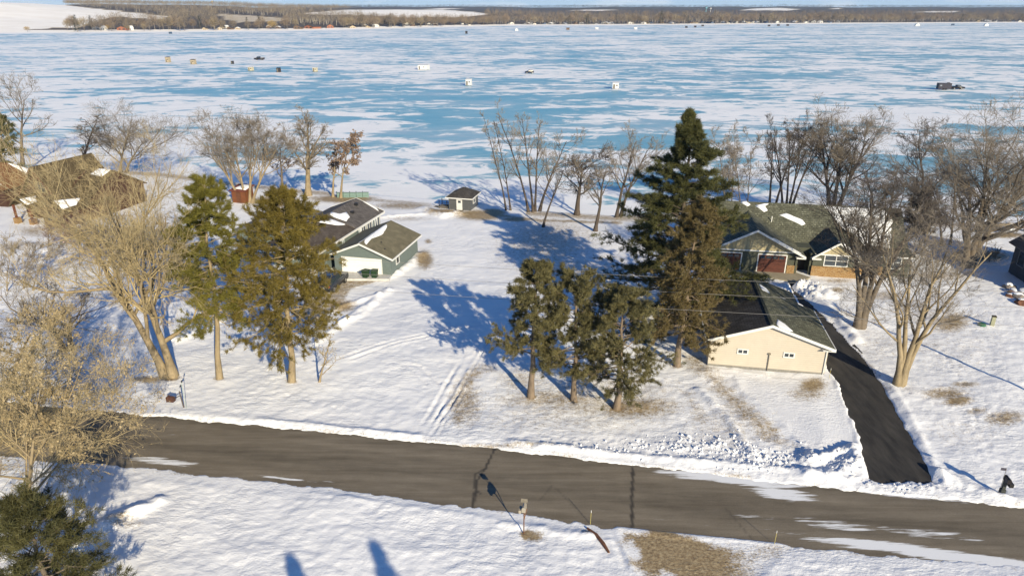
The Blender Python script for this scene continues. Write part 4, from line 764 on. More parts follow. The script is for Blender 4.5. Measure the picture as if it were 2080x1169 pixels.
# ------------------------------------------------------------------ buildings
def bld(name, label, loc, yaw): return thing(name, label, 'house' if 'house' in name or 'hut' in name else 'garage', (loc[0], loc[1], 0), yaw)
def window(parent, x0, x1, z0, z1, y, mull=1, rows=1, mat=None, axis='x', out=-1, name='window'):
    """framed window on a wall plane; axis x: wall runs along x at depth y; axis y: wall runs along y at x=y. out: outward sign"""
    fr = MB(); gl = MB(); w = .09
    def bx(m, a0, a1, c0, c1, d0, d1):
        lo, hi = sorted((y+out*d0, y+out*d1))
        m.box(a0, a1, lo, hi, c0, c1) if axis == 'x' else m.box(lo, hi, a0, a1, c0, c1)
    bx(fr, x0-w, x1+w, z1, z1+w, -.02, .06); bx(fr, x0-w, x1+w, z0-w, z0, -.02, .07); bx(fr, x0-w, x0, z0, z1, -.02, .055); bx(fr, x1, x1+w, z0, z1, -.02, .055)
    for i in range(1, mull+1):
        c = x0+(x1-x0)*i/(mull+1); bx(fr, c-.035, c+.035, z0, z1, -.02, .045)
    for i in range(1, rows):
        c = z0+(z1-z0)*i/rows; bx(fr, x0, x1, c-.025, c+.025, -.02, .04)
    bx(gl, x0, x1, z0, z1, -.02, .02)
    o = fr.build(name, mat or m_white, parent); gl.build('pane', m_glass, o); return o
def patch(parent, poly, t=.09, name='roof_snow'):
    """drift of snow lying on a roof: outline points on the roof surface with a domed top"""
    c = Vector((0, 0, 0)); P = [Vector(p) for p in poly]
    for p in P: c += p/len(P)
    vs = []; fs = []; n = len(P); rings = [(1.0, -.02), (.93, t*.6), (.7, t), (.35, t*1.15)]
    rng = random.Random(len(poly)*7+int(abs(c.x)*10))
    Pd = []
    for i in range(n):
        a, b = P[i], P[(i+1) % n]; k = max(1, int((b-a).length/.45))
        for j in range(k):
            q = a.lerp(b, j/k); q = q+(q-c)*rng.uniform(-.07, .05); Pd.append(q)
    n = len(Pd)
    for f, h in rings:
        for p in Pd: q = c+(p-c)*f; vs.append((q.x, q.y, q.z+h))
    for r in range(len(rings)-1):
        for i in range(n): fs.append((r*n+i, r*n+(i+1) % n, (r+1)*n+(i+1) % n, (r+1)*n+i))
    fs.append(tuple(range((len(rings)-1)*n, len(rings)*n)))
    m = MB(); m.add(vs, fs); return m.build(name, m_snowpatch, parent, smooth=True)
def gable_walls(m, x0, x1, y0, y1, eave, ridge, xr=None, zb=-.3):
    """solid block with gable ends facing -y and +y"""
    xr = (x0+x1)/2 if xr is None else xr
    return m.prism([(x0, zb), (x1, zb), (x1, eave), (xr, ridge), (x0, eave)], y0, y1, 'y')

YAW = R(-10.3)
# cream garage
g0 = G(1437, 741); garage = bld('garage', 'cream sided garage with green shingle roof beside the black driveway', g0, YAW)
GW, GE, GR, GL_ = 9.4, 2.62, 4.25, 11.0
w = MB(); gable_walls(w, 0, GW, 0, 7.4, GE, GR); w.prism([(0, -.3), (8.2, -.3), (8.2, 2.85), (GW/2, GR-.22), (0, GE)], 7.4, GL_, 'y'); w.build('wall', m_beige, garage)
sl = (GR-GE)/(GW/2); o = .38
rf = MB(); xr = GW/2
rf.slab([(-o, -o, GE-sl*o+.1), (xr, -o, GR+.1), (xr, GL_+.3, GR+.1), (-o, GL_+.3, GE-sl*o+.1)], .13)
rf.build('roof', m_roof_dark, garage)  # slope away from the sun, its shade put into the darker shingle colour
rf = MB(); rf.slab([(xr, -o, GR+.104), (GW+o, -o, GE-sl*o+.104), (GW+o, 7.6, GE-sl*o+.104), (xr, 7.6, GR+.104)], .13); rf.slab([(xr, 7.5, GR-.1), (8.6, 7.5, 2.75), (8.6, GL_+.3, 2.75), (xr, GL_+.3, GR-.1)], .13)
rf.slab([(xr+.02, -o-.01, GR+.19), (xr+.0, GL_+.3, GR+.19), (xr-.18, GL_+.3, GR+.11), (xr-.18, -o, GR+.11)], .05)
r2 = rf.build('roof', m_roof_green, garage); r2['label'] = 'sunlit green shingle slope'
fa = MB()
for s_, a, b in ((1, (-o, GE-sl*o), (xr, GR)), (1, (xr, GR), (GW+o, GE-sl*o))):
    fa.prism([(a[0], a[1]-.14), (b[0], b[1]-.14), (b[0], b[1]+.095), (a[0], a[1]+.095)], -o-.06, -o, 'y')
fa.box(GW+o, GW+o+.08, -o-.06, 7.6, GE-sl*o-.12, GE-sl*o+.12); fa.box(-o-.08, -o, -o-.06, GL_+.3, GE-sl*o-.12, GE-sl*o+.12); fa.box(GW+o-.9, GW+o+.08, -o-.08, -o+.4, GE-sl*o-.14, GE-sl*o-.08)
fa.build('fascia', m_white, garage)
for xa in (2.35, 6.05): window(garage, xa, xa+.72, 1.42, 1.72, 0, 1)
pp = MB(); pp.box(-.01, GW+.01, -.012, 0, -.3, .16); pp.build('foundation', M('grey_block', (.2, .19, .17), .9, .2), garage)
pp = MB(); pp.tube((4.85, -.08, 0), (4.85, -.08, 1.55), .035); pp.box(4.75, 4.95, -.14, 0, 1.5, 1.62); pp.build('conduit', m_trimgrey, garage)
pp = MB(); pp.tube((GW-.12, -.07, .05), (GW-.12, -.07, GE-.1), .04); pp.build('downspout', m_white, garage)
sx = lambda x: GR+.12-sl*(x-xr)
for pl in ([(5.05, 0), (5.35, 1.4), (5.9, .9), (6.4, -.1), (6.1, -.35), (5.2, -.36)],): patch(garage, [(x, y, sx(x)) for x, y in pl], .05)
sb = lambda x: GR-.09-(x-xr)*(GR-.1-2.75)/(8.6-xr)
for pl in ([(5.1, 9.9), (5.7, 9.3), (5.95, 8.3), (5.5, 7.9), (5.15, 8.4)], [(6.7, 7.6), (8.3, 7.6), (7.9, 8.1), (6.9, 8.4)]): patch(garage, [(x, y, sb(x)) for x, y in pl], .05)

# green roofed house with cream gables
h0 = G(1530, 553); gh = bld('house', 'green roofed house with cream gables, stone base and red brown garage doors', h0, YAW)
w = MB(); gable_walls(w, -5.1, 4.6, 0, 4, 2.75, 5.2); w.box(4.6, 6.3, 2.0, 4, -.3, 2.7); w.box(6.3, 11.2, .15, 4, -.3, 2.7); w.box(11.2, 17.0, 1.5, 4, -.3, 2.65)
w.prism([(4, -.3), (13, -.3), (13, 2.65), (8.5, 6.1), (4, 2.65)], -3.2, 17.0, 'x'); w.build('wall', m_olivewall, gh)
gs = MB(); gs.prism([(-5.1, 2.72), (4.6, 2.72), (-.25, 5.2)], -.10, .0, 'y'); gs.prism([(6.6, 2.66), (10.9, 2.66), (8.75, 4.05)], .02, .148, 'y'); gs.build('gable_siding', m_batten, gh)
st = MB(); st.box(3.55, 4.65, -.12, 0, -.2, 1.15); st.box(6.25, 11.25, .02, .15, -.2, 1.2); st.box(11.25, 14.2, 1.38, 1.5, -.2, 1.1); st.build('stone_base', m_stone, gh)
pi = 3.35/4.5; RZ = 6.2; n3 = .004
rf = MB(); e = 2.65-pi*.5
rf.slab([(-3.6, 3.5, e+.1), (17.4, 3.5, e+.1), (17.4, 8.5, RZ), (-3.6, 8.5, RZ)], .16); rf.slab([(17.4, 13.5, e+.1), (-3.6, 13.5, e+.1), (-3.6, 8.5, RZ), (17.4, 8.5, RZ)], .16)
rf.slab([(10.6, 1.0, 2.52), (17.4, 1.0, 2.52), (17.4, 3.7, 2.66), (10.6, 3.7, 2.66)], .14)
def cross_gable(m, xc, hw, y0, ez, rz_, over, back):
    s_ = (rz_-ez)/hw; ax = hw+over; ze = ez-s_*over
    m.slab([(xc-ax, y0, ze+.1), (xc, y0, rz_+.1), (xc, back, rz_+.1), (xc-ax, back, ze+.1)], .14); m.slab([(xc, y0, rz_+.104), (xc+ax, y0, ze+.104), (xc+ax, back, ze+.104), (xc, back, rz_+.104)], .14); return ze
z1 = cross_gable(rf, -.25, 4.85, -.75, 2.75, 5.25, .7, 7.4)
z2 = cross_gable(rf, 8.75, 2.15, -.35, 2.66, 4.15, .55, 5.6)
rf.build('roof', m_roof_green, gh)
fa = MB()
for xc, ax, y0, ez, rz_ in ((-.25, 5.55, -.75, z1, 5.25), (8.75, 2.7, -.35, z2, 4.15)):
    for s_ in (-1, 1):
        a = (xc+s_*ax, ez); b = (xc, rz_); pr = [(a[0], a[1]-.16), (b[0], b[1]-.16), (b[0], b[1]+.09), (a[0], a[1]+.09)]; fa.prism(pr, y0-.06, y0, 'y')
        fa.box(min(a[0], a[0]-s_*1.0), max(a[0], a[0]-s_*1.0), y0-.05, y0+.9, a[1]-.2, a[1]-.06)
fa.box(-5.1, 4.6, -.16, -.10, 2.62, 2.76); fa.box(6.4, 11.1, -.02, .02, 2.56, 2.70); fa.box(11.6, 17.4, .92, 1.0, 2.36, 2.52); fa.build('fascia', m_white, gh)
for x0, x1 in ((-4.6, -1.6), (.35, 3.35)):
    d = MB(); d.box(x0, x1, -.05, .0, 0, 2.25); d = d.build('garage_door', m_garagedoor, gh)
    tr = MB(); tr.box(x0-.12, x0, -.08, .02, 0, 2.37); tr.box(x1, x1+.12, -.08, .02, 0, 2.37); tr.box(x0, x1, -.08, .02, 2.25, 2.37); tr.build('trim', m_white, d)
    pn = MB()
    for k in range(4): xa = x0+.15+k*(x1-x0-.2)/4; pn.box(xa, xa+.55, -.07, -.04, 1.8, 2.1)
    pn.build('pane', m_glass, d)
window(gh, 7.55, 9.95, 1.35, 2.5, .15, 1, 2); window(gh, 12.2, 13.4, 1.3, 2.4, 1.5, 1, 2); window(gh, 14.5, 16.0, 1.0, 2.4, 1.5, 1, 2)
d = MB(); d.box(4.9, 5.9, 1.94, 2.0, 0, 2.1); d.build('front_door', M('dark_door', (.02, .018, .016), .5), gh)
po = MB(); po.box(6.0, 6.25, .3, .55, 0, 2.6); po.build('post', m_olivewall, gh); po = MB(); po.box(4.4, 4.62, -.14, .02, -.1, 2.6); po.build('post', m_olivewall, gh)
v = MB(); v.tube((2.4, 6.2, 4.4), (2.4, 6.2, 5.1), .06); v.build('vent_pipe', m_white, gh)
sy = lambda y: e+.13+(y-3.5)*(RZ-e-.1)/5
for pl in ([(8.6, 8.3), (9.4, 7.2), (10.2, 6.0), (11.8, 5.2), (12.6, 4.0), (15.4, 3.8), (15.9, 6.0), (16.2, 7.3), (15.0, 8.35), (12, 8.4)], [(3.4, 7.0), (5.9, 5.9), (6.3, 6.1), (6.0, 6.5), (4.0, 7.3)], [(.6, 8.0), (1.6, 7.3), (2.0, 7.5), (1.7, 8.0), (2.2, 8.3), (1.6, 8.3)], [(-1.2, 8.35), (-.3, 7.9), (0, 8.1), (-.4, 8.4)]):
    patch(gh, [(x, y, sy(y)) for x, y in pl], .12)
s1 = (5.25-z1)/5.55
patch(gh, [(1.2, -.7, 5.3-s1*1.45), (4.9, -.7, 5.3-s1*5.15), (5.1, -.3, 5.3-s1*5.35), (1.2, -.45, 5.3-s1*1.45)], .08)
patch(gh, [(8.8, -.3, 4.26), (8.6, .2, 4.2), (8.9, .4, 4.2), (11.0, .2, 2.75), (11.2, -.3, 2.66)], .09)

# blue grey garage with white door
b0 = G(682, 554); YB = R(-13); bg_ = bld('garage', 'blue grey garage with a wide white door and olive roof', b0, YB)
BW, BE, BR, BD = 6.9, 2.5, 3.9, 8.6
w = MB(); gable_walls(w, 0, BW, 0, BD, BE, BR); w.build('wall', m_bluegrey, bg_)
s1 = (BR-BE)/(BW/2); o = .45
rf = MB(); rf.slab([(BW/2, -o, BR+.1), (BW+o, -o, BE-s1*o+.1), (BW+o, BD+.3, BE-s1*o+.1), (BW/2, BD+.3, BR+.1)], .12); rf.slab([(-o, -o, BE-s1*o+.096), (BW/2, -o, BR+.096), (BW/2, BD+.3, BR+.096), (-o, BD+.3, BE-s1*o+.096)], .12); rf.build('roof', m_roof_olive, bg_)
fa = MB()
for a, b in (((-o, BE-s1*o), (BW/2, BR)), ((BW/2, BR), (BW+o, BE-s1*o))): fa.prism([(a[0], a[1]-.13), (b[0], b[1]-.13), (b[0], b[1]+.09), (a[0], a[1]+.09)], -o-.06, -o, 'y')
fa.box(BW+o, BW+o+.07, -o-.06, BD+.3, BE-s1*o-.1, BE-s1*o+.1); fa.build('fascia', m_white, bg_)
d = MB(); d.box(1.0, 5.75, -.05, .01, 0, 2.05); d = d.build('garage_door', m_whitedoor, bg_)
tr = MB(); tr.box(.9, 1.0, -.07, .02, 0, 2.14); tr.box(5.75, 5.85, -.07, .02, 0, 2.14); tr.box(1.0, 5.75, -.07, .02, 2.05, 2.14); tr.build('trim', m_white, d)
window(bg_, 1.6, 2.4, 1.1, 1.8, BW, 0, 1, axis='y', out=1)
sp = lambda x: BR+.11-s1*abs(x-BW/2)
patch(bg_, [(3.3, -.3, sp(3.3)), (4.1, .1, sp(4.1)), (3.9, 2.0, sp(3.9)), (4.3, 4.2, sp(4.3)), (3.9, 6.5, sp(3.9)), (3.5, 7.5, sp(3.5)), (3.3, 4, sp(3.3))], .07)
for vx, vy in ((5.0, 2.1), (5.9, 1.0)): v = MB(); v.tube((vx, vy, BE), (vx, vy, sp(vx)+.12), .07); v.build('vent_pipe', m_black, bg_)

# blue grey house beside it
HX = (-21.6, 72.6); YH = R(-14.4); bh = bld('house', 'blue grey house with low grey brown hipped roof and patches of snow', HX, YH)
w = MB(); w.box(-7.6, -.5, 2.2, 17, -.3, 2.95); w.box(-14.5, -7.6, 5.5, 15, -.3, 2.8); w.box(-3.2, -.6, .6, 2.2, -.3, 2.5) if False else None; w.build('wall', m_bluegrey, bh)
rf = MB(); E0 = 3.05
rf.slab([(0, 9.2, E0), (0, 17.4, E0), (-4.0, 17.4, 4.6), (-4.0, 9.2, 4.6)], .14); rf.slab([(-8.0, 17.4, E0), (-8.0, 9.2, E0), (-4.0, 9.2, 4.6), (-4.0, 17.4, 4.6)], .14)
rf.prism([(-7.6, 2.9), (-.4, 2.9), (-4, 4.45)], 17.0, 17.2, 'y')
rf.build('roof', m_roof_grey, bh)
rf = MB(); E1 = 2.98
rf.slab([(0, 1.6, E1), (0, 9.3, E1), (-4.0, 9.3, 4.35), (-3.8, 6.6, 4.3)], .14); rf.slab([(0, 1.6, E1-.004), (-3.8, 6.6, 4.296), (-7.6, 1.6, E1-.004)], .14); rf.slab([(-7.6, 1.6, E1), (-3.8, 6.6, 4.3), (-4, 9.3, 4.35), (-8, 9.3, E1)], .14)
r2 = rf.build('roof', shingle('weathered_brown_shingles', (.075, .06, .05), (.12, .1, .085), 0, 1), bh); r2['label'] = 'streaked brown hip'
rf = MB(); rf.slab([(0, -.2, 2.62), (0, 1.7, 2.9), (-7.8, 1.7, 2.9), (-7.8, -.2, 2.62)], .14)
rf.slab([(-7.4, 5, 2.9), (-7.4, 15.4, 2.9), (-11.0, 13.4, 4.2), (-11.0, 7.4, 4.2)], .14); rf.slab([(-14.9, 15.4, 2.9), (-14.9, 5, 2.9), (-11, 7.4, 4.2), (-11, 13.4, 4.2)], .14); rf.slab([(-14.9, 5, 2.89), (-7.4, 5, 2.89), (-11, 7.4, 4.19)], .14); rf.slab([(-7.4, 15.4, 2.89), (-14.9, 15.4, 2.89), (-11, 13.4, 4.19)], .14)
rf.build('roof', M('grey_roofing', (.12, .12, .125), .8, .12, 2), bh)['label'] = 'flat grey porch roof and west wing'
fa = MB(); fa.box(0, .1, -.25, 17.4, E1-.2, E1+.06); fa.prism([(-8.05, E0-.14), (-4, 4.46), (-4, 4.64), (-8.05, E0+.04)], 17.4, 17.47, 'y'); fa.prism([(0.05, E0-.14), (0.05, E0+.04), (-4, 4.64), (-4, 4.46)], 17.4, 17.47, 'y'); fa.box(-7.8, .1, -.3, -.2, 2.45, 2.64); fa.build('fascia', m_white, bh)
for x in (-.45, -4.2): po = MB(); po.box(x, x+.2, .2, .4, -.2, 2.5); po.build('post', m_bluegrey, bh)
for y in (11.2, 13.0, 15.4): window(bh, y, y+1.3, 1.0, 2.5, -.5, 1, 1, axis='y', out=1)
window(bh, -6.4, -4.9, 1.0, 2.2, 2.2, 1, 1)
m_ic = M('icicle', (.75, .8, .85), .15, .05, 3)
for y, ln in ((9.6, .7), (9.9, .9), (10.3, .6), (13.6, .8), (14.3, 1.1), (14.8, .9), (5.2, .5), (5.6, .6)): ic = MB(); ic.tube((.06, y, E1-.18), (.06, y, E1-.18-ln), .05, .008, 6); ic.build('icicle', m_ic, bh)
zz = lambda x: E0+.03+(4.6-E0)*(-x/4.0)
patch(bh, [(-3.7, 9.4, zz(-3.7)), (-2.6, 9.4, zz(-2.6)), (-1.6, 9.7, zz(-1.6)), (-1.9, 11.2, zz(-1.9)), (-2.7, 12.2, zz(-2.7)), (-3.0, 10.7, zz(-3)), (-3.9, 10.2, zz(-3.9))], .12)
patch(bh, [(-.4, 16.6, zz(-.4)), (-.9, 17.2, zz(-.9)), (-3.0, 17.3, zz(-3)), (-1.5, 16.9, zz(-1.5))], .07)
patch(bh, [(-3.9, 6.7, 4.32), (-3.2, 8.8, 4.14), (-1.3, 9.1, 3.48), (-2.0, 7.9, 3.7), (-3.4, 6.9, 4.2)], .1)
patch(bh, [(-6.0, .4, 2.74), (-1.4, .3, 2.74), (-1.6, 1.3, 2.88), (-3.5, 1.6, 2.92), (-5.6, 1.3, 2.88)], .2)
patch(bh, [(-7.0, 2.6, 3.25), (-5.0, 2.6, 3.25), (-4.4, 5.4, 3.95), (-5.2, 6.0, 3.9)], .12)
for a in ((-3.1, -2.7, 15.0, 15.4, 4.2, 4.55), (-2.4, -2.0, 12.4, 12.8, 3.9, 4.2)): v = MB(); v.box(*a); v.build('roof_vent', m_black, bh)

# grey hut at the shore
u0 = G(912, 426); hut = bld('hut', 'small grey hut with dark hipped roof standing at the ice edge', u0, R(-14))
w = MB(); w.box(0, 3.45, 0, 4.0, -.6, 2.0); w.build('wall', m_hutwall, hut)
rf = MB(); a = .38
rf.slab([(-a, -a, 2.0), (3.45+a, -a, 2.0), (1.9, 1.5, 3.05), (1.5, 1.5, 3.05)], .1); rf.slab([(3.45+a, -a, 2.0), (3.45+a, 4+a, 2.0), (1.9, 2.6, 3.05), (1.9, 1.5, 3.05)], .1); rf.slab([(3.45+a, 4+a, 2.0), (-a, 4+a, 2.0), (1.5, 2.6, 3.05), (1.9, 2.6, 3.05)], .1); rf.slab([(-a, 4+a, 2.0), (-a, -a, 2.0), (1.5, 1.5, 3.05), (1.5, 2.6, 3.05)], .1); rf.slab([(1.5, 1.5, 3.05), (1.9, 1.5, 3.05), (1.9, 2.6, 3.05), (1.5, 2.6, 3.05)], .1); rf.build('roof', m_roof_dark, hut)
fa = MB(); fa.box(-a, 3.45+a, -a-.06, -a, 1.88, 2.03); fa.box(3.45+a, 3.51+a, -a-.06, 4+a, 1.88, 2.03); fa.box(-a-.06, -a, -a-.06, 4+a, 1.88, 2.03); fa.build('fascia', m_white, hut)
d = MB(); d.box(1.25, 2.15, -.06, 0, 0, 1.9); d = d.build('door', m_white, hut); q = MB(); q.box(1.5, 1.95, -.075, -.05, 1.2, 1.55); q.build('pane', m_glass, d)
q = MB(); q.box(1.0, 2.4, -.9, -.1, -.05, .12); q.build('step', m_trimgrey, hut); window(hut, 1.4, 2.3, .9, 1.5, 3.45, 0, 1, axis='y', out=1)
k0 = G(890, 424); dk = thing('landing_deck', 'small dark timber landing with posts beside the grey hut', 'deck', (k0[0], k0[1], 0), R(-14))
q = MB(); q.box(0, 1.5, 0, 1.6, .25, .35); q.box(-.9, 0, .5, 1.5, .0, .1); q.build('boards', m_trimgrey, dk)
for x, y in ((0.1, .1), (1.35, .1), (.1, 1.4), (1.35, 1.4)): q = MB(); q.box(x, x+.09, y, y+.09, -.4, 1.35); q.build('post', m_black, dk)
q = MB(); q.box(.1, 1.4, 1.42, 1.48, 1.0, 1.08); q.box(.1, 1.4, 1.42, 1.48, .6, .66); q.build('rail', m_black, dk)

# brown house
br0 = G(58, 441); bw = bld('house', 'dark red brown gabled house with mossy roof and a porch', br0, R(-14))
w = MB(); gable_walls(w, 0, 6.6, 0, 10, 3.3, 7.5); gable_walls(w, -2.2, 3, 3.0, 11, 3.2, 5.2); w.prism([(1, -.3), (12, -.3), (12, 3.1), (6.5, 6.0), (1, 3.1)], 5.5, 10.3, 'x'); gable_walls(w, 6.8, 10.2, -3.5, 6, 2.6, 4.4); w.build('wall', m_brownwall, bw)
rf = MB(); cross_gable(rf, 3.3, 3.3, -.6, 3.3, 7.6, .5, 10.4); cross_gable(rf, .4, 2.6, 2.6, 3.2, 5.3, .6, 11.4); cross_gable(rf, 8.5, 1.7, -4.0, 2.6, 4.5, .4, 5)
rf.slab([(6.2, .5, 2.9), (10.6, .5, 2.9), (10.6, 6.5, 6.2), (6.2, 6.5, 6.2)], .15); rf.slab([(10.6, 12.5, 2.9), (6.2, 12.5, 2.9), (6.2, 6.5, 6.2), (10.6, 6.5, 6.2)], .15); rf.build('roof', m_roof_brown, bw)
fa = MB()
for s_ in (-1, 1): fa.prism([(3.3+s_*3.8, 2.5), (3.3, 7.4), (3.3, 7.68), (3.3+s_*3.8, 2.8)], -.68, -.6, 'y')
fa.build('fascia', M('brown_trim', (.12, .06, .035), .8), bw)
window(bw, 3.0, 4.5, 4.0, 5.4, 0, 1, 2, M('pale_frame', (.45, .38, .2), .7)); window(bw, 7.6, 9.4, 1.0, 2.0, -3.5, 2, 1, M('brown_frame', (.1, .05, .03), .7))
pc = MB(); pc.slab([(1.0, -3.4, 2.6), (2.6, -3.4, 4.0), (2.6, .1, 4.0), (1.0, .1, 2.6)], .12); pc.slab([(2.6, -3.4, 4.004), (4.4, -3.4, 2.6), (4.4, .1, 2.6), (2.6, .1, 4.004)], .12); pc.build('porch_roof', m_roof_brown, bw)
for x in (1.3, 4.0): q = MB(); q.box(x, x+.25, -3.1, -2.85, .9, 2.75); q.build('post', M('red_brown_post', (.13, .05, .03), .7), bw); q = MB(); q.box(x-.2, x+.5, -3.3, -2.6, -.3, .9); q.build('pier', m_stone, bw)
def on(x, xc, rz_, s_): return rz_+.14-s_*abs(x-xc)
patch(bw, [(5.0, 8.3, on(5, 3.3, 7.6, 1.3)), (5.6, 4.6, on(5.6, 3.3, 7.6, 1.3)), (6.8, 4.3, on(6.8, 3.3, 7.6, 1.3)), (6.6, 6.5, on(6.6, 3.3, 7.6, 1.3)), (5.4, 8.6, on(5.4, 3.3, 7.6, 1.3))], .15)
patch(bw, [(7.4, 5.4, 5.65), (9.6, 5.0, 5.45), (10.2, 6.4, 6.25), (7.8, 6.4, 6.25)], .18); patch(bw, [(-1.6, 6.0, 3.9), (.3, 6.0, 5.45), (.2, 11, 5.4), (-.6, 11, 4.8)], .15)
patch(bw, [(3.1, -3.2, 3.7), (4.1, -3.2, 2.95), (4.0, -1.5, 3.0), (3.2, -.6, 3.6)], .1); patch(bw, [(9.2, -3.4, 3.95), (10.3, -3.4, 2.8), (10.3, -1, 2.8), (9.7, .5, 3.4)], .1)
# russet roofed house at the frame edge
ro = G(-30, 418); rh = bld('house', 'russet roofed house with snow along its ridge, cut by the frame', ro, R(-14))
w = MB(); w.box(-8, 4.4, 0, 9, -.3, 2.9); w.build('wall', m_brownwall, rh)
rf = MB(); rf.slab([(-8.5, -.5, 2.9), (5, -.5, 2.9), (1.5, 4.5, 5.9), (-5, 4.5, 5.9)], .15); rf.slab([(5, -.5, 2.9), (5, 9.5, 2.9), (1.5, 4.5, 5.9)], .15); rf.slab([(5, 9.5, 2.9), (-8.5, 9.5, 2.9), (-5, 4.5, 5.9), (1.5, 4.5, 5.9)], .15); rf.slab([(-8.5, 9.5, 2.9), (-8.5, -.5, 2.9), (-5, 4.5, 5.9)], .15); rf.build('roof', m_roof_orange, rh)
patch(rh, [(1.5, 4.3, 5.92), (4.8, 5.5, 3.3), (4.8, 8.5, 3.1), (2.2, 4.9, 5.5)], .15); patch(rh, [(-4, 3.9, 5.65), (-1, 4.0, 5.7), (-1, 4.5, 6.0), (-4, 4.5, 6.0)], .2); patch(rh, [(-6, -.3, 3.1), (2, -.3, 3.1), (4, .5, 3.5), (1, .8, 3.8), (-5, .6, 3.7)], .2)
# dark slate house
s0 = G(2048, 551); sh_ = bld('house', 'dark slate sided house with grey roof cut by the frame', s0, R(-10))
w = MB(); w.prism([(.0, -.3), (9, -.3), (9, 3.7), (4.5, 7.0), (.0, 3.7)], -9, 0, 'y'); w.build('wall', m_slate, sh_)
rf = MB(); cross_gable(rf, 4.5, 4.5, -9.5, 3.7, 7.1, .55, .6); rf.build('roof', M('grey_shingles', (.13, .12, .115), .85, .15, 3, kind='x', kscale=4, kdark=.8), sh_)
window(sh_, -2.6, -1.3, 1.4, 3.0, 0, 0, 1, M('grey_frame', (.2, .21, .22), .6), axis='y', out=-1)
# red shed
r0_ = G(473, 412); rs = thing('garden_shed', 'small orange red shed behind the olive spruces', 'shed', (r0_[0], r0_[1], 0), R(-14))
q = MB(); q.box(0, 2.4, 0, 2.2, -.2, 2.1); q.build('wall', M('orange_red_boards', (.14, .05, .02), .8, .25, 3, kind='x', kscale=5), rs)
q = MB(); q.slab([(-.25, -.3, 2.05), (2.65, -.3, 2.05), (2.65, 2.5, 2.5), (-.25, 2.5, 2.5)], .1); q.build('roof', M('rusty_roof', (.16, .05, .03), .7), rs)
q = MB(); q.box(.8, 1.6, -.04, 0, 0, 1.8); q.build('door', M('brown_door', (.1, .04, .02), .8), rs)
patch(rs, [(.3, .5, 2.2), (2.4, .3, 2.17), (2.4, 2.2, 2.47), (.6, 2.2, 2.47)], .14)

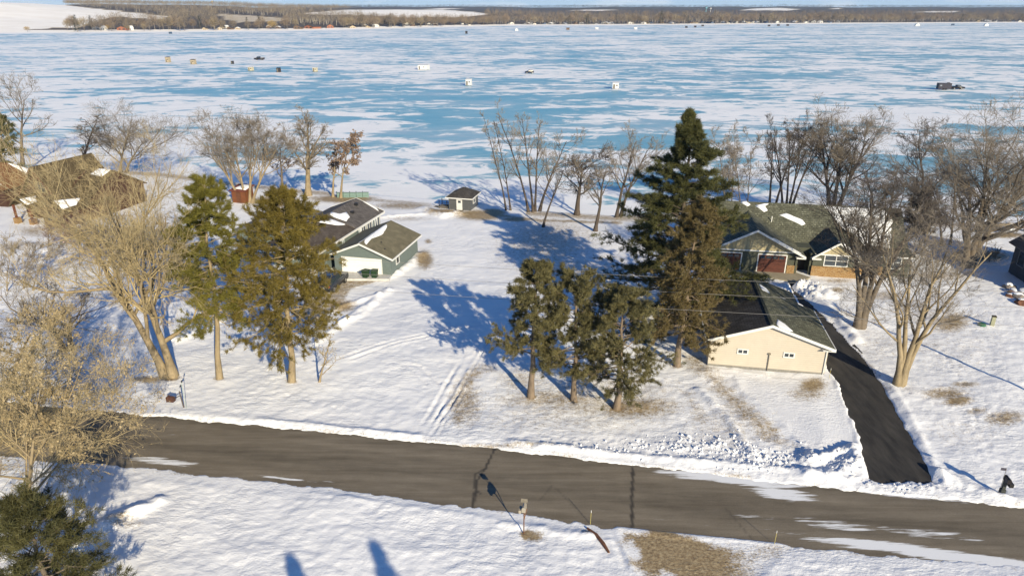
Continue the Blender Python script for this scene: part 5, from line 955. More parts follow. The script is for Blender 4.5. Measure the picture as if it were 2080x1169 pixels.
# ------------------------------------------------------------------ yard objects
m_tire = M('tyre_rubber', (.02, .02, .02), .85, .2); m_rim = M('alloy_rim', (.3, .3, .31), .35, .1, metal=.8)
def wheels(t, pts, r, wd=.24):
    for x, y in pts:
        q = MB(); q.tube((x-wd/2, y, r), (x+wd/2, y, r), r, n=20); wo = q.build('wheel', m_tire, t, bevel=.03); q = MB(); q.tube((x-wd/2-.012, y, r), (x+wd/2+.012, y, r), r*.62, n=14); q.build('rim', m_rim, wo)
def vehicle(name, label, cat_, loc, rz, paint, kind='suv', group=None):
    """a car pointing along +y, 4.7 m long"""
    t = thing(name, label, cat_, loc, rz, group); hl = 2.35; hw = .93
    if kind == 'suv': top = [(2.3, .95), (2.25, 1.02), (1.15, 1.12), (.35, 1.66), (-1.7, 1.70), (-2.15, 1.15), (-2.33, 1.0)]
    else: hl = 2.8; top = [(2.75, .98), (2.7, 1.08), (1.45, 1.16), (.85, 1.80), (-.45, 1.82), (-.62, 1.22), (-2.75, 1.2), (-2.8, 1.1)]
    low = [(top[-1][0], .42), (-1.95, .34), (1.95, .34), (top[0][0], .45)]
    prof = [(y, z) for y, z in top]+low
    b = MB(); k = len(prof); rows = []
    for x in (-hw, -hw*.97, hw*.97, hw):
        f = 1.0
        rows.append([(x*(1-.16*max(0, (z-1.05))/.65), y*(.985 if abs(x) == hw else 1), z) for y, z in prof])
    vs = [p for r in rows for p in r]; fs = [tuple(range(k)), tuple(range(4*k-1, 3*k-1, -1))]
    for r in range(3):
        for i in range(k): fs.append((r*k+i, (r+1)*k+i, (r+1)*k+(i+1) % k, r*k+(i+1) % k))
    b.add(vs, fs); b.build('body', paint, t, bevel=.05, smooth=True)
    wheels(t, [(-hw+.12, 1.45), (hw-.12, 1.45), (-hw+.12, -1.4), (hw-.12, -1.4)], .36)
    hz = lambda z: hw*(1-.16*max(0, z-1.05)/.65)+.006
    def side(y0, y1, y2, y3, z0, z1, s_):
        q = MB(); P = [(s_*hz(z0), y0, z0), (s_*hz(z0), y1, z0), (s_*hz(z1), y2, z1), (s_*hz(z1), y3, z1)]
        q.slab(P if s_ > 0 else P[::-1], .02); q.build('side_window', m_glass, t)
    if kind == 'suv':
        for s_ in (1, -1): side(-.6, .95, .42, -.6, 1.12, 1.56, s_); side(-1.95, -.7, -.7, -1.7, 1.14, 1.56, s_)
        q = MB(); q.slab([(-.74, 1.08, 1.17), (.74, 1.08, 1.17), (.68, .42, 1.62), (-.68, .42, 1.62)][::-1], .02); q.build('windscreen', m_glass, t)
        q = MB(); q.slab([(-.7, -2.14, 1.2), (.7, -2.14, 1.2), (.64, -1.76, 1.64), (-.64, -1.76, 1.64)], .02); q.build('rear_window', m_glass, t)
        q = MB(); q.box(-.45, .45, -.9, .1, 1.685, 1.712); q.build('sunroof', m_glass, t)
        for s_ in (1, -1): q = MB(); q.tube((s_*.66, -1.6, 1.76), (s_*.66, .3, 1.74), .025); q.build('roof_rail', m_rim, t)
    else:
        for s_ in (1, -1): side(-.35, 1.2, .82, -.35, 1.2, 1.68, s_)
        q = MB(); q.slab([(-.74, 1.4, 1.22), (.74, 1.4, 1.22), (.66, .9, 1.75), (-.66, .9, 1.75)][::-1], .02); q.build('windscreen', m_glass, t)
        q = MB(); q.box(-.78, .78, -2.7, -.75, 1.215, 1.24); q.build('load_bed', m_black, t)
    for s_ in (1, -1):
        q = MB(); q.box(s_*.8-.12, s_*.8+.12, -hl-.0, -hl+.12, .86, 1.04); q.build('tail_light', M('red_lens', (.35, .02, .02), .3), t)
        q = MB(); q.box(s_*.72-.16, s_*.72+.16, hl-.14, hl-.02, .72, .88); q.build('headlight', M('clear_lens', (.6, .6, .6), .2), t)
        q = MB(); q.box(s_*1.02-.09, s_*1.02+.09, .8, .95, 1.1, 1.26); q.build('mirror', paint, t)
    q = MB(); q.box(-.27, .27, -hl-.02, -hl+.04, .72, .86); q.build('number_plate', m_white, t)
    q = MB(); q.box(-.88, .88, -hl-.03, -hl+.2, .4, .62); q.build('bumper', m_black, t)
    return t
m_carpaint = M('dark_blue_car_paint', (.02, .025, .035), .25, .1, 2, spec=.6); m_truckpaint = M('black_car_paint', (.015, .015, .02), .3, .1, 2, spec=.5)
c0 = G(683, 592); vehicle('parked_car', 'dark blue sport utility car parked before the blue grey garage', 'car', (c0[0]-.7, c0[1]+1.2, .05), R(-12), m_carpaint)
m_bin = M('dark_green_plastic', (.018, .045, .02), .5, .1)
binp = None
for px, py, lab in ((744, 568, 'green wheeled bin nearer the white door edge'), (762, 568, 'green wheeled bin standing nearer the garage corner')):
    x, y = G(px, py)
    if binp is None:
        binp = thing('wheeled_bin', lab, 'bin', (x, y, .1), R(-22), 'green wheeled bins')
        q = MB(); q.add([(-.25, -.3, .12), (.25, -.3, .12), (.25, .25, .12), (-.25, .25, .12), (-.33, -.4, 1.02), (.33, -.4, 1.02), (.33, .38, 1.02), (-.33, .38, 1.02)], [(3, 2, 1, 0), (4, 5, 6, 7), (0, 1, 5, 4), (1, 2, 6, 5), (2, 3, 7, 6), (3, 0, 4, 7)]); q.build('body', m_bin, binp, bevel=.03)
        q = MB(); q.box(-.35, .35, -.44, .4, 1.02, 1.1); q.tube((-.3, .44, 1.04), (.3, .44, 1.04), .03); q.build('lid', m_bin, binp, bevel=.02)
        for s_ in (-1, 1): q = MB(); q.tube((s_*.3-.04, .26, .14), (s_*.3+.04, .26, .14), .14, n=14); q.build('wheel', m_tire, binp)
        q = MB(); q.box(-.13, .13, -.375, -.36, .55, .78); q.build('sticker', M('yellow_sticker', (.35, .33, .1), .5), binp, rot=(R(-4), 0, 0))
    else: dup(binp, (x, y, .1), R(-8), lab)
def post(m, x, y, z0, z1, r=.05): m.box(x-r, x+r, y-r, y+r, z0, z1)
# mailboxes
x, y = G(1064, 1082); mbx = thing('mailbox', 'pale grey mailbox on a thin rusty post at the street edge', 'mailbox', (x, y, 0), R(-10))
q = MB(); q.tube((0, 0, -.2), (0, 0, 1.25), .035); q.tube((0, 0, .7), (.14, .22, 1.25), .025); q.build('post', M('rusty_steel', (.14, .07, .04), .8, .3), mbx)
pr = [(-.12, 1.25), (.12, 1.25), (.12, 1.42), (.085, 1.49), (0, 1.52), (-.085, 1.49), (-.12, 1.42)]
q = MB(); q.prism(pr, -.2, .3, 'y'); q.build('box', M('pale_grey_metal', (.30, .27, .22), .5, .1), mbx); q = MB(); q.box(-.2, .2, .05, .09, 1.66, 1.86); q.tube((0, .07, 1.5), (0, .07, 1.7), .012); q.build('number_plate', m_trimgrey, mbx); q = MB(); q.box(-.3, -.16, -.2, .25, 1.18, 1.34); q.build('newspaper_box', M('pale_tan_plastic', (.32, .28, .22), .6), mbx)
x, y = G(374, 828); mbx = thing('mailbox', 'brown mailbox held out on an arm from a dark post near the large tan tree', 'mailbox', (x, y, 0), R(80))
q = MB(); q.tube((0, 0, -.2), (0, .12, 1.45), .055, .045); q.build('post', M('dark_post', (.09, .075, .07), .8), mbx)
q = MB(); q.tube((0, .1, 1.1), (-.0, .75, .72), .03); q.build('arm', M('dark_arm', (.05, .04, .04), .8), mbx)
q = MB(); q.prism([(-.17, .5), (.17, .5), (.17, .78), (.1, .9), (0, .94), (-.1, .9), (-.17, .78)], .7, 1.2, 'y'); q.box(-.2, .2, 1.2, 1.26, .48, .9); q.build('box', M('brown_enamel', (.075, .035, .025), .5, .2), mbx)
q = MB(); q.box(.17, .19, .75, .95, .7, .78); q.build('flag', M('cream_flag', (.5, .42, .3), .6), mbx)
x, y = G(379, 830); fl = thing('marker_pole', 'thin pale pole with two dark vanes beside the brown mailbox', 'pole', (x, y, 0), 0)
q = MB(); q.tube((0, 0, -.2), (0, 0, 2.3), .02); q.build('pole', M('pale_green_pole', (.3, .38, .36), .5), fl); q = MB()
q.slab([(-.02, 0, 2.2), (.1, 0, 2.32), (.12, 0, 2.55), (-.0, 0, 2.42)], .02); q.slab([(-.22, 0, 1.86), (-.04, 0, 1.95), (.0, 0, 2.15), (-.16, 0, 2.04)], .02); q.build('vane', M('dark_vane', (.03, .03, .04), .6), fl)
x, y = G(2033, 1006); mbx = thing('mailbox', 'black mailbox on a thick grey post at the street edge near the driveway', 'mailbox', (x, y, 0), R(-10))
q = MB(); q.box(-.1, .1, -.1, .1, -.2, 1.05); q.box(-.15, .15, -.15, .15, -.2, .45); q.build('post', M('dark_grey_post', (.045, .05, .047), .6), mbx)
q = MB(); q.prism([(-.13, 1.02), (.13, 1.02), (.13, 1.2), (.09, 1.28), (0, 1.31), (-.09, 1.28), (-.13, 1.2)], -.45, .15, 'y'); q.build('box', M('black_enamel', (.02, .018, .022), .4), mbx); q = MB(); q.box(.1, .36, -.4, .1, .78, 1.0); q.build('newspaper_box', m_black, mbx)
q = MB(); q.tube((-.16, .05, -.1), (-.16, .05, 1.7), .014); q.build('flag_pole', m_trimgrey, mbx); q = MB(); q.box(-.5, -.15, .04, .06, 1.6, 1.76); q.build('name_plate', M('grey_plate', (.06, .055, .075), .5), mbx)
COL.objects['mailbox'].scale = (.95, .95, 1.3); COL.objects['mailbox.002'].scale = (.9, .9, 1.15)
# driveway markers
mkp = None; m_mk = M('yellow_marker', (.45, .38, .12), .5)
for px, py, lab in ((1199, 1062, 'thin yellow marker stake by the rusty log'), (1573, 1104, 'thin yellow marker stake where the tan gravel meets the snow'), (1684, 768, 'short orange marker stake at the cream garage corner')):
    x, y = G(px, py)
    if mkp is None:
        mkp = thing('marker_stake', lab, 'stake', (x, y, 0), 0, 'driveway marker stakes'); q = MB(); q.tube((0, 0, -.2), (.02, 0, .95), .014, n=6); q.build('rod', m_mk, mkp); q = MB(); q.tube((.02, 0, .78), (.02, 0, .95), .018, n=6); q.build('reflector', m_white, mkp)
    else: dup(mkp, (x, y, 0), .4, lab)
# log, rocks, dock sections, fence, well cover, utility pedestal
a, b = G(1193, 1073), G(1237, 1122); q = MB(); pts = [(a[0], a[1], .05), (a[0]*.65+b[0]*.35+.1, a[1]*.65+b[1]*.35+.06, .1), (a[0]*.3+b[0]*.7+.08, a[1]*.3+b[1]*.7, .09), (b[0], b[1], .02)]
for i in range(3): q.tube(pts[i], pts[i+1], (.06, .1, .11)[i], (.1, .11, .07)[i], 8)
q.build('log', M('rusty_brown_log', (.13, .06, .035), .9, .3, 5, .02)); tag(COL.objects[-1], 'rusty brown log lying at the edge of the tan gravel drive', 'log')
dks = None; m_dock = M('teal_dock_metal', (.16, .24, .22), .5, .2)
for i in range(5):
    px = 685+i*13; x, y = G(px, 401.5-i*.15)
    if dks is None:
        dks = thing('dock_section', 'teal dock section standing on edge, one of five by the russet leaved trees', 'dock', (x, y, -.1), R(-4), 'teal dock sections on edge')
        q = MB(); q.box(0, 1.0, 0, .06, 0, .95); q.build('deck_panel', m_dock, dks); q = MB(); q.box(-.03, .03, -.06, .1, -.2, 1.15); q.box(0, 1.0, -.03, .09, .93, 1.0); q.build('frame', M('dark_dock_frame', (.06, .09, .085), .5), dks)
    else: dup(dks, (x, y, -.1), R(-4+i*2-4))
x0, y0 = G(-20, 405); x1, y1 = G(32, 392); q = thing('fence', 'dark rail fence beside the brown house', 'fence', (x0, y0, 0), math.atan2(y1-y0, x1-x0)); L = math.hypot(x1-x0, y1-y0)
n = int(L/.9)+1
for i in range(n): f = MB(); f.box(i*L/(n-1)-.04, i*L/(n-1)+.04, -.04, .04, -.2, 1.15); f.build('post', m_black, q)
f = MB(); f.box(0, L, -.03, .03, .95, 1.02); f.box(0, L, -.03, .03, .3, .36)
for i in range(int(L/.16)): f.box(i*.16, i*.16+.03, -.012, .012, .33, .98)
f.build('rail', m_black, q)
x, y = G(1994, 661); q = MB(); q.tube((0, 0, -.1), (0, 0, .16), .36, .33, 20); q.tube((0, 0, .16), (0, 0, .2), .3, .22, 20); q.build('well_cover', M('green_plastic_lid', (.02, .11, .05), .5, .1), loc=(x, y, .05)); tag(COL.objects[-1], 'round green septic lid in the snow', 'lid')
x, y = G(2014, 662); t = thing('utility_pedestal', 'pale green utility pedestal standing in the snowy side yard', 'pedestal', (x, y, 0), R(-20)); q = MB(); q.box(-.17, .17, -.15, .15, -.1, 1.0); q.build('body', M('pale_utility_green', (.30, .30, .20), .5), t, bevel=.02); q = MB(); q.box(-.19, .19, -.17, .17, 1.0, 1.08); q.build('cap', M('dark_cap', (.05, .045, .03), .6), t)
rng0 = random.Random(4)
def rock(name, label, cat_, x, y, z, s, mat, group, seed):
    bm = bmesh.new(); bmesh.ops.create_icosphere(bm, subdivisions=2, radius=1); r = random.Random(seed)
    from mathutils import noise as mn
    for v in bm.verts:
        k = 1+.45*mn.noise(v.co*1.3+Vector((seed, 0, 0))); v.co = Vector((v.co.x*s[0]*k, v.co.y*s[1]*k, v.co.z*s[2]*k))
    me = bpy.data.meshes.new(name); bm.to_mesh(me); bm.free(); me.materials.append(mat); o = bpy.data.objects.new(name, me); COL.objects.link(o); o.location = (x, y, z); o.rotation_euler = (0, 0, seed); return tag(o, label, cat_, group)
m_rock = M('grey_rock', (.17, .15, .14), .9, .35, 2, .03, 8); m_rockr = M('rust_rock', (.16, .075, .045), .9, .35, 2, .03, 8)
for i in range(12):
    px = 1992+rng0.uniform(0, 62); py = 472+rng0.uniform(-10, 5); x, y = G(px, py); q = MB(); a_ = rng0.uniform(-.5, .5); ln = rng0.uniform(.8, 1.7)
    q.tube((-ln*math.cos(a_), -ln*math.sin(a_), .2), (ln*math.cos(a_), ln*math.sin(a_), .25+rng0.uniform(0, .3)), rng0.uniform(.16, .3), rng0.uniform(.14, .26), 9); q.build('firewood_log', M('split_wood', (.22, .18, .13), .9, .3) if i % 2 else m_bark_dark, loc=(x, y, rng0.uniform(0, .5))); tag(COL.objects[-1], 'log in the snowy wood heap at the lake edge', 'log', 'logs heaped at the lake edge')
    if i % 2 == 0: rock('heap_snow', None, None, x, y, .75, (.7, .5, .16), m_snowpatch, None, i+50); tag(COL.objects[-1], kind='stuff')
for i, (px, py, s_) in enumerate([(2048, 585, .55), (2056, 596, .5), (2066, 606, .6), (2075, 618, .55), (2080, 600, .7), (2050, 604, .35)]):
    x, y = G(px, py); rock('boulder', 'rust tinged boulder in the snowy rock edging by the slate house', 'boulder', x, y, .15, (s_*1.2, s_, s_*.7), m_rockr if i % 2 else m_rock, 'boulders edging the yard', i+3)
    rock('boulder_snow', None, None, x+.1, y+.1, .15+s_*.5, (s_*.95, s_*.8, s_*.35), m_snowpatch, None, i+13); tag(COL.objects[-1], kind='stuff')
# clods thrown up by the plough
rg = np.random.default_rng(12); bmc = bmesh.new(); bmesh.ops.create_icosphere(bmc, subdivisions=1, radius=1); CV = np.array([v.co[:] for v in bmc.verts]); CF = np.array([[v.index for v in f.verts] for f in bmc.faces]); bmc.free()
def clods(n, spots, smin, smax):
    P = []
    for px, py, rx, ry, w_ in spots:
        k = int(n*w_); a = rg.normal(size=(k, 2))*.5; P += [G(px+rx*u, py+ry*v) for u, v in a]
    P = np.array(P); P = P[(P[:, 1] > np.interp(P[:, 0], RTX, RTY)+.15)]; k = len(P); z = ground(P[:, 0], P[:, 1]); keep = sdpoly(P[:, 0], P[:, 1], DRIVE) > .1; P = P[keep]; z = z[keep]; k = len(P)
    s_ = smin*(smax/smin)**(rg.uniform(0, 1, k)**2.2); sc = s_[:, None]*rg.uniform(.6, 1.3, (k, 3))*[1, 1, .75]
    V = CV[None]*(1+.3*rg.normal(size=(k, len(CV), 1)))*sc[:, None]+np.stack([P[:, 0], P[:, 1], z+s_*.25], 1)[:, None]
    return V.reshape(-1, 3), (CF[None]+(np.arange(k)*len(CV))[:, None, None]).reshape(-1, 3)
V, F = clods(700, [(1430, 908, 150, 26, .38), (1560, 935, 90, 22, .3), (1280, 908, 140, 16, .15), (1720, 945, 40, 22, .05), (1830, 990, 70, 9, .04), (1640, 590, 45, 14, .1)], .03, .15)
o = np_mesh('snow_clods', V, [F], m_snowpatch, smooth=True); tag(o, 'crumbled snow clods thrown up along the street edge', 'snow', kind='stuff')
# utility pole out of frame with wires crossing the scene
m_pole = M('utility_pole_wood', (.16, .12, .085), .9, .25, 3, vs=(1, 1, .2)); m_wire = M('grey_wire', (.22, .21, .2), .5, .1)
px0 = (42.6, 44.6); po2 = (-62.0, 63.0)
for (x, y), lab in ((px0, 'tall wooden utility pole whose long shadow crosses the side yard'), (po2, 'wooden utility pole holding the far end of the wires')):
    t = thing('utility_pole', lab, 'pole', (x, y, 0), R(-10)); q = MB(); q.tube((0, 0, -.3), (0, 0, 9.6), .15, .11, 12); q.build('shaft', m_pole, t)
    q = MB(); q.box(-.06, .06, -1.1, 1.1, 8.7, 8.85); q.build('crossarm', m_pole, t)
    for yy in (-1.0, 0, 1.0):
        q = MB(); q.tube((0, yy, 8.85), (0, yy, 9.05), .05, .03, 8); q.build('insulator', m_trimgrey, t)
for i, (yy, zz_, lab) in enumerate(((1.2, 9.0, 'uppermost thin wire crossing before the brown olive spruce'), (.3, 8.1, 'second thin wire crossing before the spruce and the green roof'), (-1.0, 7.2, 'lowest thin wire, passing just over the cream garage gable'))):
    K = 40; s_ = np.linspace(0, 1, K); P = np.stack([px0[0]+(po2[0]-px0[0])*s_+.17*yy, px0[1]+(po2[1]-px0[1])*s_+yy, zz_-4*.9*s_*(1-s_)], 1)[None]
    v_, f_ = tubes(P, np.full((1, K), .013), 5); o = np_mesh('overhead_wire', v_, [f_], m_wire, smooth=True); tag(o, lab, 'wire', 'overhead wires')

# ------------------------------------------------------------------ on the ice
m_sh = {k: M(k+'_shanty_skin', c, .6, .12, 1) for k, c in dict(tan=(.36, .30, .21), white=(.6, .6, .6), dark=(.04, .035, .04), blue=(.05, .09, .16), cream=(.5, .45, .33), brown=(.16, .1, .06)).items()}
def shanty(label, px, py, wpx, hpx, mk, group='ice fishing shelters', tent=False, depth=.8):
    x, y = G(px, py, ICE_Z); D = y*math.cos(PITCH)+(CAMZ-ICE_Z)*math.sin(PITCH); w = wpx*D/FPX; h = hpx*D/FPX*1.02
    t = thing('ice_shanty', label, 'ice shanty', (x, y, ICE_Z), R(-14), group); d = max(w*depth, 1.5)
    q = MB()
    if tent: q.prism([(-w/2, 0), (w/2, 0), (w*.36, h*.7), (0, h), (-w*.36, h*.7)], 0, d, 'y')
    else: q.box(-w/2, w/2, 0, d, .12, h)
    q.build('walls', m_sh[mk], t)
    if not tent:
        q = MB(); q.slab([(-w/2-.12, -.12, h), (w/2+.12, -.12, h), (w/2+.12, d+.12, h+.2), (-w/2-.12, d+.12, h+.2)], .09); q.build('roof', m_sh['white'] if mk in ('white', 'cream') else m_black, t)
        q = MB(); q.box(-w*.38, -w*.38+.7, -.04, 0, .2, min(h*.85, 1.9)); q.build('door', m_trimgrey, t)
        q = MB(); q.box(w*.1, w*.1+.6, -.04, 0, h*.5, h*.5+.45); q.build('window', m_glass, t)
        q = MB(); q.box(-w/2, -w/2+.12, -.3, d+.3, 0, .12); q.box(w/2-.12, w/2, -.3, d+.3, 0, .12); q.build('skids', m_black, t)
    return t
for a in [('pale tan shanty farthest west on the ice', 340, 127, 8, 10, 'tan'), ('bright tan shanty with a dark shaded side', 391, 131, 9, 9, 'tan'), ('tiny dark shelter east of the tan pair', 471, 130, 4, 5, 'dark'), ('faint cream shelter half hidden in drifts', 508, 144, 9, 7, 'cream'),
          ('small square dark shanty south of the truck', 565, 147, 7, 8, 'dark'), ('small cream shelter east of the dark shanty', 639, 146, 8, 8, 'cream'), ('long white shanty, largest of the white ones', 858, 142, 20, 9, 'white'),
          ('white boxy shanty nearest the middle of the lake', 951, 174, 11, 12, 'white'), ('white shanty with a small dark vent, east of the dark vehicle', 1250, 181, 12, 12, 'white')]: shanty(*a)
for a in [('blue shelter alone near the far western shore', 345, 69, 5, 3.5, 'blue'), ('dark upright shelter out from the snow field', 947, 69, 4, 5, 'dark'), ('white tent close to the far shore houses', 1049, 63, 6, 5, 'white', 'ice fishing shelters', True), ('brown shelter first in the far row', 1153, 61, 6, 4, 'brown'), ('white shelter second in the far row', 1212, 60, 6, 4, 'white'), ('white and dark shelter third in the far row', 1291, 60, 6, 4, 'white'),
          ('white peaked tent in the far east', 1864, 53, 9, 5, 'white', 'ice fishing shelters', True), ('small blue shelter between two white tents in the far east', 1936, 52, 5, 3, 'blue'), ('white tent farthest east', 2004, 53, 8, 5, 'white', 'ice fishing shelters', True)]: shanty(*a)
for px, py in ((1394, 57), (1412, 56), (1427, 54), (1562, 54), (1581, 53), (1600, 53)): shanty('tiny dark speck of a shelter near the far shore houses', px, py, 5, 3, 'dark', 'tiny dark shelters by the far shore')
m_trail = M('black_trailer_skin', (.025, .025, .04), .5, .15, 2)
x, y = G(1919, 183, ICE_Z); t = thing('ice_trailer', 'black wheelhouse trailer hitched behind the black truck', 'trailer', (x, y, ICE_Z), R(-9))
q = MB(); q.box(-2.7, 2.4, 0, 2.4, .35, 2.75); q.build('body', m_trail, t, bevel=.05); q = MB(); q.box(.9, 1.7, .7, 1.5, 2.75, 3.0); q.build('roof_vent', m_black, t); q = MB(); q.box(-2.2, -1.4, -.03, 0, 1.5, 2.1); q.build('window', M('pale_glass', (.2, .22, .25), .1), t)
q = MB(); q.tube((2.3, 1.2, .5), (4.0, 1.2, .45), .07); q.build('hitch', m_black, t)
for xx in (-.6, .4): q = MB(); q.tube((xx, -.05, .35), (xx, .25, .35), .35, n=14); q.build('wheel', m_tire, t)
x, y = G(1945, 182, ICE_Z); vehicle('pickup_truck', 'black pickup truck towing the wheelhouse trailer', 'truck', (x+.3, y+1.0, ICE_Z), R(-97), m_truckpaint, 'truck')
x, y = G(527, 122, ICE_Z); vehicle('pickup_truck', 'dark pickup truck with white panels alone on the western ice', 'truck', (x, y, ICE_Z), R(90), m_truckpaint, 'truck').scale = (1.25, 1.25, 1.25)
q = MB(); q.box(.95, 1.0, -2.4, -.6, .75, 1.2); q.box(.95, 1.0, 1.0, 2.2, .7, 1.1); q.build('door_panel', m_white, COL.objects['pickup_truck.001'])
x, y = G(1075, 149, ICE_Z); vehicle('off_road_car', 'dark off road vehicle on the ice between white shanties', 'car', (x, y, ICE_Z), R(100), m_truckpaint, 'suv')

# ------------------------------------------------------------------ far shore: houses, trees, woods, water towers
def far_pos(px, Y): return ((px-1040)/FPX/1.0785*Y, Y, far_ground(px, Y))
def shoreY(px): return float(np.interp(px, SHORE_PX, FSY))
FH = {'white': M('far_white_siding', (.62, .6, .56), .8, .05), 'tan': M('far_tan_siding', (.45, .36, .25), .8, .05), 'red': M('far_brick', (.30, .12, .07), .8, .1), 'grey': M('far_grey_siding', (.2, .2, .21), .8, .05), 'brown': M('far_brown_siding', (.14, .09, .06), .8, .1), 'blue': M('far_blue_siding', (.10, .14, .22), .8, .05)}
m_frs = M('far_snowy_roof', (.7, .69, .67), .8, .1, .3); m_frd = M('far_dark_roof', (.07, .06, .055), .8, .1)
fproto = {}
def far_house(px, dY, key, snowy, w, label, group, h=4.0):
    k = (key, snowy)
    X, Y, Z = far_pos(px, shoreY(px)+dY)
    if k not in fproto:
        t = thing('lake_house', label, 'house', (X, Y, Z), R(-8), group)
        q = MB(); q.prism([(-.5, -.3), (.5, -.3), (.5, .55), (0, .95), (-.5, .55)], 0, .8, 'y'); q.build('wall', FH[key], t)
        q = MB(); q.slab([(-.58, -.06, .5), (0, -.06, 1.0), (0, .86, 1.0), (-.58, .86, .5)], .05); q.slab([(0, -.06, 1.0), (.58, -.06, .5), (.58, .86, .5), (0, .86, 1.0)], .05); q.build('roof', m_frs if snowy else m_frd, t)
        q = MB(); q.box(-.3, -.12, -.01, 0, .12, .4); q.box(.1, .32, -.01, 0, .1, .4); q.build('window', m_glass, t)
        fproto[k] = t
    else: t = dup(fproto[k], (X, Y, Z), R(random.Random(int(px*7)).uniform(-60, 40)), label, group)
    t.scale = (w, w, h*1.45); return t
hr = random.Random(8)
for px, dY, k, sn, w, lab in [(188, 60, 'grey', 0, 16, 'dark roofed house behind trees left of the white shed on the far shore'), (201, 45, 'white', 1, 9, 'small white shed below the snow hill across the lake'), (240, 40, 'red', 0, 18, 'brick red low house among trees across the lake'), (257, 40, 'white', 1, 6, 'narrow white hut beside the brick red house'),
                              (624, 45, 'red', 0, 24, 'large red brown barn with tan walls across the lake'), (600, 35, 'brown', 0, 14, 'dark shed left of the red brown barn'), (668, 50, 'red', 0, 12, 'small red house right of the barn, across the lake')]: far_house(px, dY, k, sn, w, lab, None, 5)
keys = ['white', 'tan', 'white', 'brown', 'grey', 'white', 'tan', 'blue']
names = {'white': 'small white house among the trees on the far shore', 'tan': 'small tan house among the trees on the far shore', 'brown': 'small brown house among the trees on the far shore', 'grey': 'small grey house among the trees on the far shore', 'blue': 'small blue house among the trees on the far shore'}
for i in range(95):
    px = hr.uniform(365, 560) if i < 8 else (hr.uniform(690, 1030) if i < 26 else (hr.uniform(1030, 1710) if i < 88 else hr.uniform(1900, 2080)))
    k = hr.choice(keys); far_house(px, hr.uniform(25, 110), k, hr.random() < .5, hr.uniform(7, 12), names[k], {'white': 'white far shore houses', 'tan': 'tan far shore houses', 'brown': 'brown far shore houses', 'grey': 'grey far shore houses', 'blue': 'blue far shore houses'}[k], hr.uniform(2.6, 4.2))
# tree silhouettes for the far shore
def far_crown(seed, n, h, w, bl, con=False):
    rng = np.random.default_rng(seed)
    if con:
        z = rng.uniform(.05, 1, n)**1.2; r = w/2*(1-z)*rng.uniform(.2, 1, n); a = rng.uniform(0, 6.283, n); p = np.stack([r*np.cos(a), r*np.sin(a), z*h], 1); d = unit(np.stack([np.cos(a), np.sin(a), rng.uniform(-.4, .6, n)], 1))
    else:
        u = unit(rng.normal(size=(n, 3)))*rng.uniform(0, 1, n)[:, None]**.45; p = np.stack([u[:, 0]*w/2, u[:, 1]*w/2, h*.62+u[:, 2]*h*.36], 1); d = unit(u*[1, 1, .6]+rng.normal(size=(n, 3))*.4+[0, 0, .7])
    return blades(p, d, bl, bl*.13, rng)
m_fbrown = M('far_brown_twigs', (.20, .15, .105), .95, .5, .05); m_fwarm = M('far_tan_twigs', (.25, .2, .13), .95, .4, .05); m_fgrey = M('far_grey_twigs', (.185, .15, .115), .95, .5, .05); m_fcon = M('far_evergreen', (.03, .035, .025), .95, .3, .06); m_fwil = M('far_willow_yellow', (.32, .22, .08), .95, .2, .06)
m_ftrunk = M('far_trunk', (.2, .17, .14), .9)
protos = {}
for k, (mat, n, h, w, bl, con) in dict(brown=(m_fbrown, 340, 14, 10, 2.6, 0), warm=(m_fwarm, 320, 13, 10, 2.6, 0), grey=(m_fgrey, 320, 15, 10, 2.8, 0), con=(m_fcon, 300, 14, 6.5, 2.0, 1), willow=(m_fwil, 340, 11, 11, 2.6, 0)).items():
    V, F = far_crown(len(k)*3+1, n, h, w, bl, con); me = np_mesh('crown', V, [F], mat); q = MB(); q.tube((0, 0, -1), (0, 0, h*.6), .35, .15, 5)
    for s_ in (-1, 1): q.tube((0, 0, h*.3), (s_*w*.25, s_*.6, h*.75), .2, .08, 4)
    tk = q.build('trunk', m_ftrunk); protos[k] = (me, tk)
labs = {'brown': 'brown bare tree in the line along the far shore', 'warm': 'tan bare tree in the line along the far shore', 'grey': 'grey bare tree in the line along the far shore', 'con': 'dark evergreen standing in the line along the far shore', 'willow': 'yellow willow on the far shore'}
used = set()
def far_tree(k, px, dY, sc):
    X, Y, Z = far_pos(px, shoreY(px)+dY); t = thing('far_tree', labs[k], 'tree', (X, Y, Z), px*3.7, {'con': 'evergreens', 'willow': 'yellow willows'}.get(k, k+' bare trees')+' along the far shore')
    for o in protos[k]:
        c = o if (k, o.name) not in used and k not in used else o.copy()
        if c is not o: COL.objects.link(c)
        c.parent = t
    used.add(k); t.scale = (sc, sc, sc*hr.uniform(.85, 1.15))
for px, k, dY, sc in [(46, 'willow', 18, .8), (214, 'willow', 35, .9), (252, 'willow', 40, .8), (548, 'willow', 25, 1.3), (499, 'con', 60, 1.4), (576, 'con', 30, .5), (651, 'con', 30, .4), (659, 'con', 30, .4), (155, 'warm', 60, 1.2), (180, 'grey', 80, 1.4), (270, 'brown', 70, 1.2), (845, 'con', 45, 1.1), (788, 'con', 30, .9), (1545, 'con', 30, 1.1), (1552, 'con', 34, 1.2), (1092, 'con', 60, 1.3), (1720, 'con', 40, 1.3), (1990, 'con', 60, 1.2), (2010, 'con', 60, 1.3)]: far_tree(k, px, dY, sc)
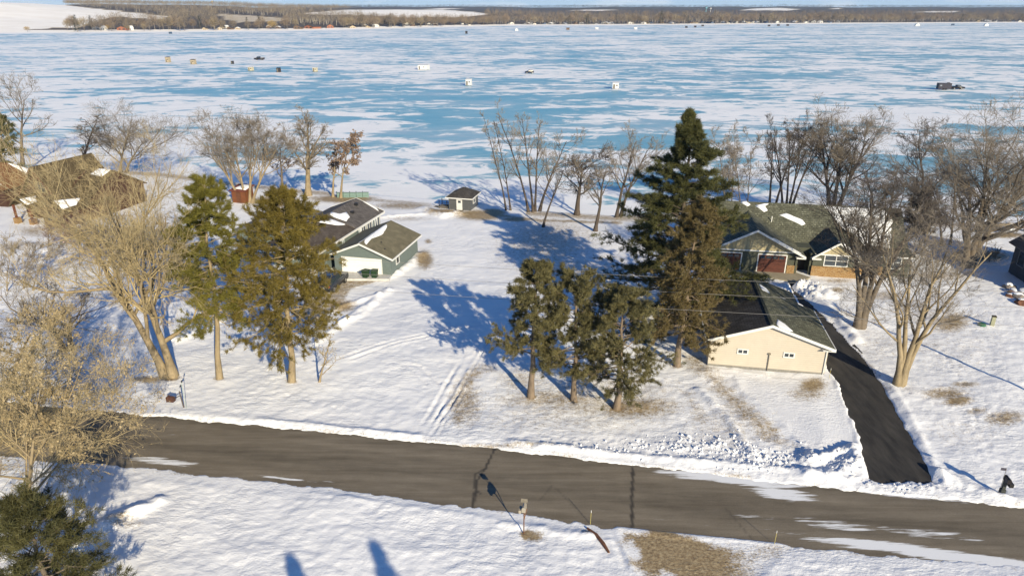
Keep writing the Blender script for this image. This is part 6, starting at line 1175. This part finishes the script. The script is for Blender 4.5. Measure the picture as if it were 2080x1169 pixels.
for i in range(255):
    if i < 34: px = hr.uniform(110, 370)
    elif i < 54: px = hr.uniform(370, 600)
    elif i < 110: px = hr.uniform(690, 1000)
    else: px = hr.uniform(1000, 2110)
    k = hr.choices(['brown', 'warm', 'grey', 'con'], [5, 3, 4, .7])[0]; far_tree(k, px, hr.uniform(8, 90), hr.uniform(.7, 1.25)*(1.6 if px > 1000 else 1.35))
for k, (a, b) in protos.items():
    if a.parent is None:
        for o in (a, b): bpy.data.objects.remove(o)
# woods read as a mass
def mass(name, label, spots, mat, n, seed, bl=3.2, h=15, w=10, con=False):
    rng = np.random.default_rng(seed); P = np.array(spots, float); base = [far_crown(seed+j, n, 1, 1, .22 if not con else .2, con) for j in range(6)]
    parts = []
    for j in range(6):
        S_ = P[j::6]
        if not len(S_): continue
        V, F = base[j]; k = len(S_); hh = h*rng.uniform(.75, 1.2, k); ww = w*rng.uniform(.8, 1.3, k)
        sc = np.stack([ww, ww, hh], 1); VV = (V[None]*sc[:, None]+S_[:, None, :]).reshape(-1, 3); FF = (F[None]+(np.arange(k)*len(V))[:, None, None]).reshape(-1, 3); parts.append((VV, FF))
    V, F = cat(parts); o = np_mesh(name, V, [F], mat); tag(o, label, 'woods', kind='stuff'); return o
fr_ = np.random.default_rng(77)
def scatter(n, pxr, Yr, ok=None, rel=False):
    out = []
    for _ in range(n):
        px = fr_.uniform(*pxr); Y = fr_.uniform(*Yr)+(shoreY(px) if rel else 0); X, Y, Z = far_pos(px, Y); py = 24-(Z-CAMZ)*K1/Y
        if any(inpoly(px, py, f) for f in FIELDS): continue
        out.append((X, Y, Z))
    return out
mass('hill_woods', 'grey brown leafless woods covering the western hills', scatter(4200, (60, 735), (1900, 3000))+scatter(900, (-300, 200), (1950, 2700))+scatter(430, (140, 440), (1450, 2000))+scatter(300, (575, 770), (1560, 1900)), m_fgrey, 26, 3, h=17)
mass('hill_woods', 'tan patches of leafless woods on the western hills', scatter(1900, (100, 735), (1500, 2900)), m_fwarm, 24, 4)
mass('shore_woods', 'brown leafless woods behind the houses on the far shore', scatter(4200, (985, 2300), (60, 1100), rel=True)+scatter(700, (690, 1000), (30, 170), rel=True)+scatter(1500, (1500, 2300), (60, 500), rel=True), m_fbrown, 26, 5, h=20)
mass('shore_woods', 'tan leafless crowns mixed into the far shore woods', scatter(2400, (985, 2300), (50, 900), rel=True)+scatter(200, (690, 1000), (30, 150), rel=True), m_fwarm, 24, 6)
mass('shore_woods', 'dark evergreens scattered through the far shore woods', scatter(300, (985, 2300), (60, 1000), rel=True)+scatter(60, (150, 720), (1600, 2700)), m_fcon, 30, 7, con=True, h=16, w=8)
mass('ridge_woods', 'dark blue grey woods on the farthest ridge', scatter(9000, (-300, 2500), (4600, 7600)), M('ridge_twigs', (.06, .058, .06), .95, .35, .012), 14, 9, h=20, w=26)
def trunks(name, label, spots, mat, seed):
    rng = np.random.default_rng(seed); P = np.array(spots, float); k = len(P); h = rng.uniform(6, 11, k); ln = rng.normal(size=(k, 2))*.9
    L = np.stack([P+np.array([0, -4.5, -1]), P+np.stack([ln[:, 0]*.5, np.full(k, -4.5), h*.5], 1), P+np.stack([ln[:, 0], np.full(k, -4.0), h], 1)], 1)
    V, F = tubes(L, np.tile([.42, .34, .2], (k, 1)), 3); o = np_mesh(name, V, [F], mat); tag(o, label, 'woods', kind='stuff')
trunks('wood_trunks', 'pale trunks showing among the far leafless woods', scatter(900, (985, 2300), (40, 500), rel=True)+scatter(700, (60, 735), (1900, 2600))+scatter(150, (575, 770), (1520, 1800)), M('pale_far_trunk', (.34, .3, .25), .9, .2, .05), 41)
# water towers
def tower(label, px, py_top, Y, mat, r):
    X, Y, Z = far_pos(px, Y); zt = zpx(py_top, Y); t = thing('water_tower', label, 'water tower', (X, Y, Z), 0, 'water towers'); q = MB()
    prof = [(0, 0), (.6, .12), (1, .45), (1, .75), (.6, 1.05), (0, 1.15)]; zs = zt-1.15*r*1.3
    for i in range(5):
        n = 14
        q.add([(a*r*math.cos(6.283*j/n), a*r*math.sin(6.283*j/n), zs-Z+b*r*1.3) for a, b in prof[i:i+2] for j in range(n)], [(j, (j+1) % n, n+(j+1) % n, n+j) for j in range(n)])
    q.build('tank', mat, t); q = MB(); q.tube((0, 0, -2), (0, 0, zs-Z+.3), r*.28, r*.22, 8); q.build('stem', mat, t)
tower('teal water tower above the eastern far shore', 1434, 14.5, 3600, M('teal_tank', (.18, .42, .5), .5), 5.5); tower('white water tower beside the teal one', 1443, 16.0, 3600, FH['white'], 4.5); tower('cream tower on the western wooded hill', 434, 1.5, 2900, FH['tan'], 4.5)

# ------------------------------------------------------------------ winter air
hz = MB(); hz.box(-9000, 9000, -200, 12000, -9, 160)
m = bpy.data.materials.new('winter_air'); m.use_nodes = True; n, l = nodes(m)
for x in list(n):
    if x.type == 'BSDF_PRINCIPLED': n.remove(x)
pv = n.new('ShaderNodeVolumePrincipled'); pv.inputs['Color'].default_value = (.55, .74, 1, 1); pv.inputs['Density'].default_value = .000045; pv.inputs['Anisotropy'].default_value = .0
l.new(pv.outputs[0], n['Material Output'].inputs['Volume'])
o = hz.build('haze', m); tag(o, 'thin cold winter haze over the lake', 'haze', kind='stuff')
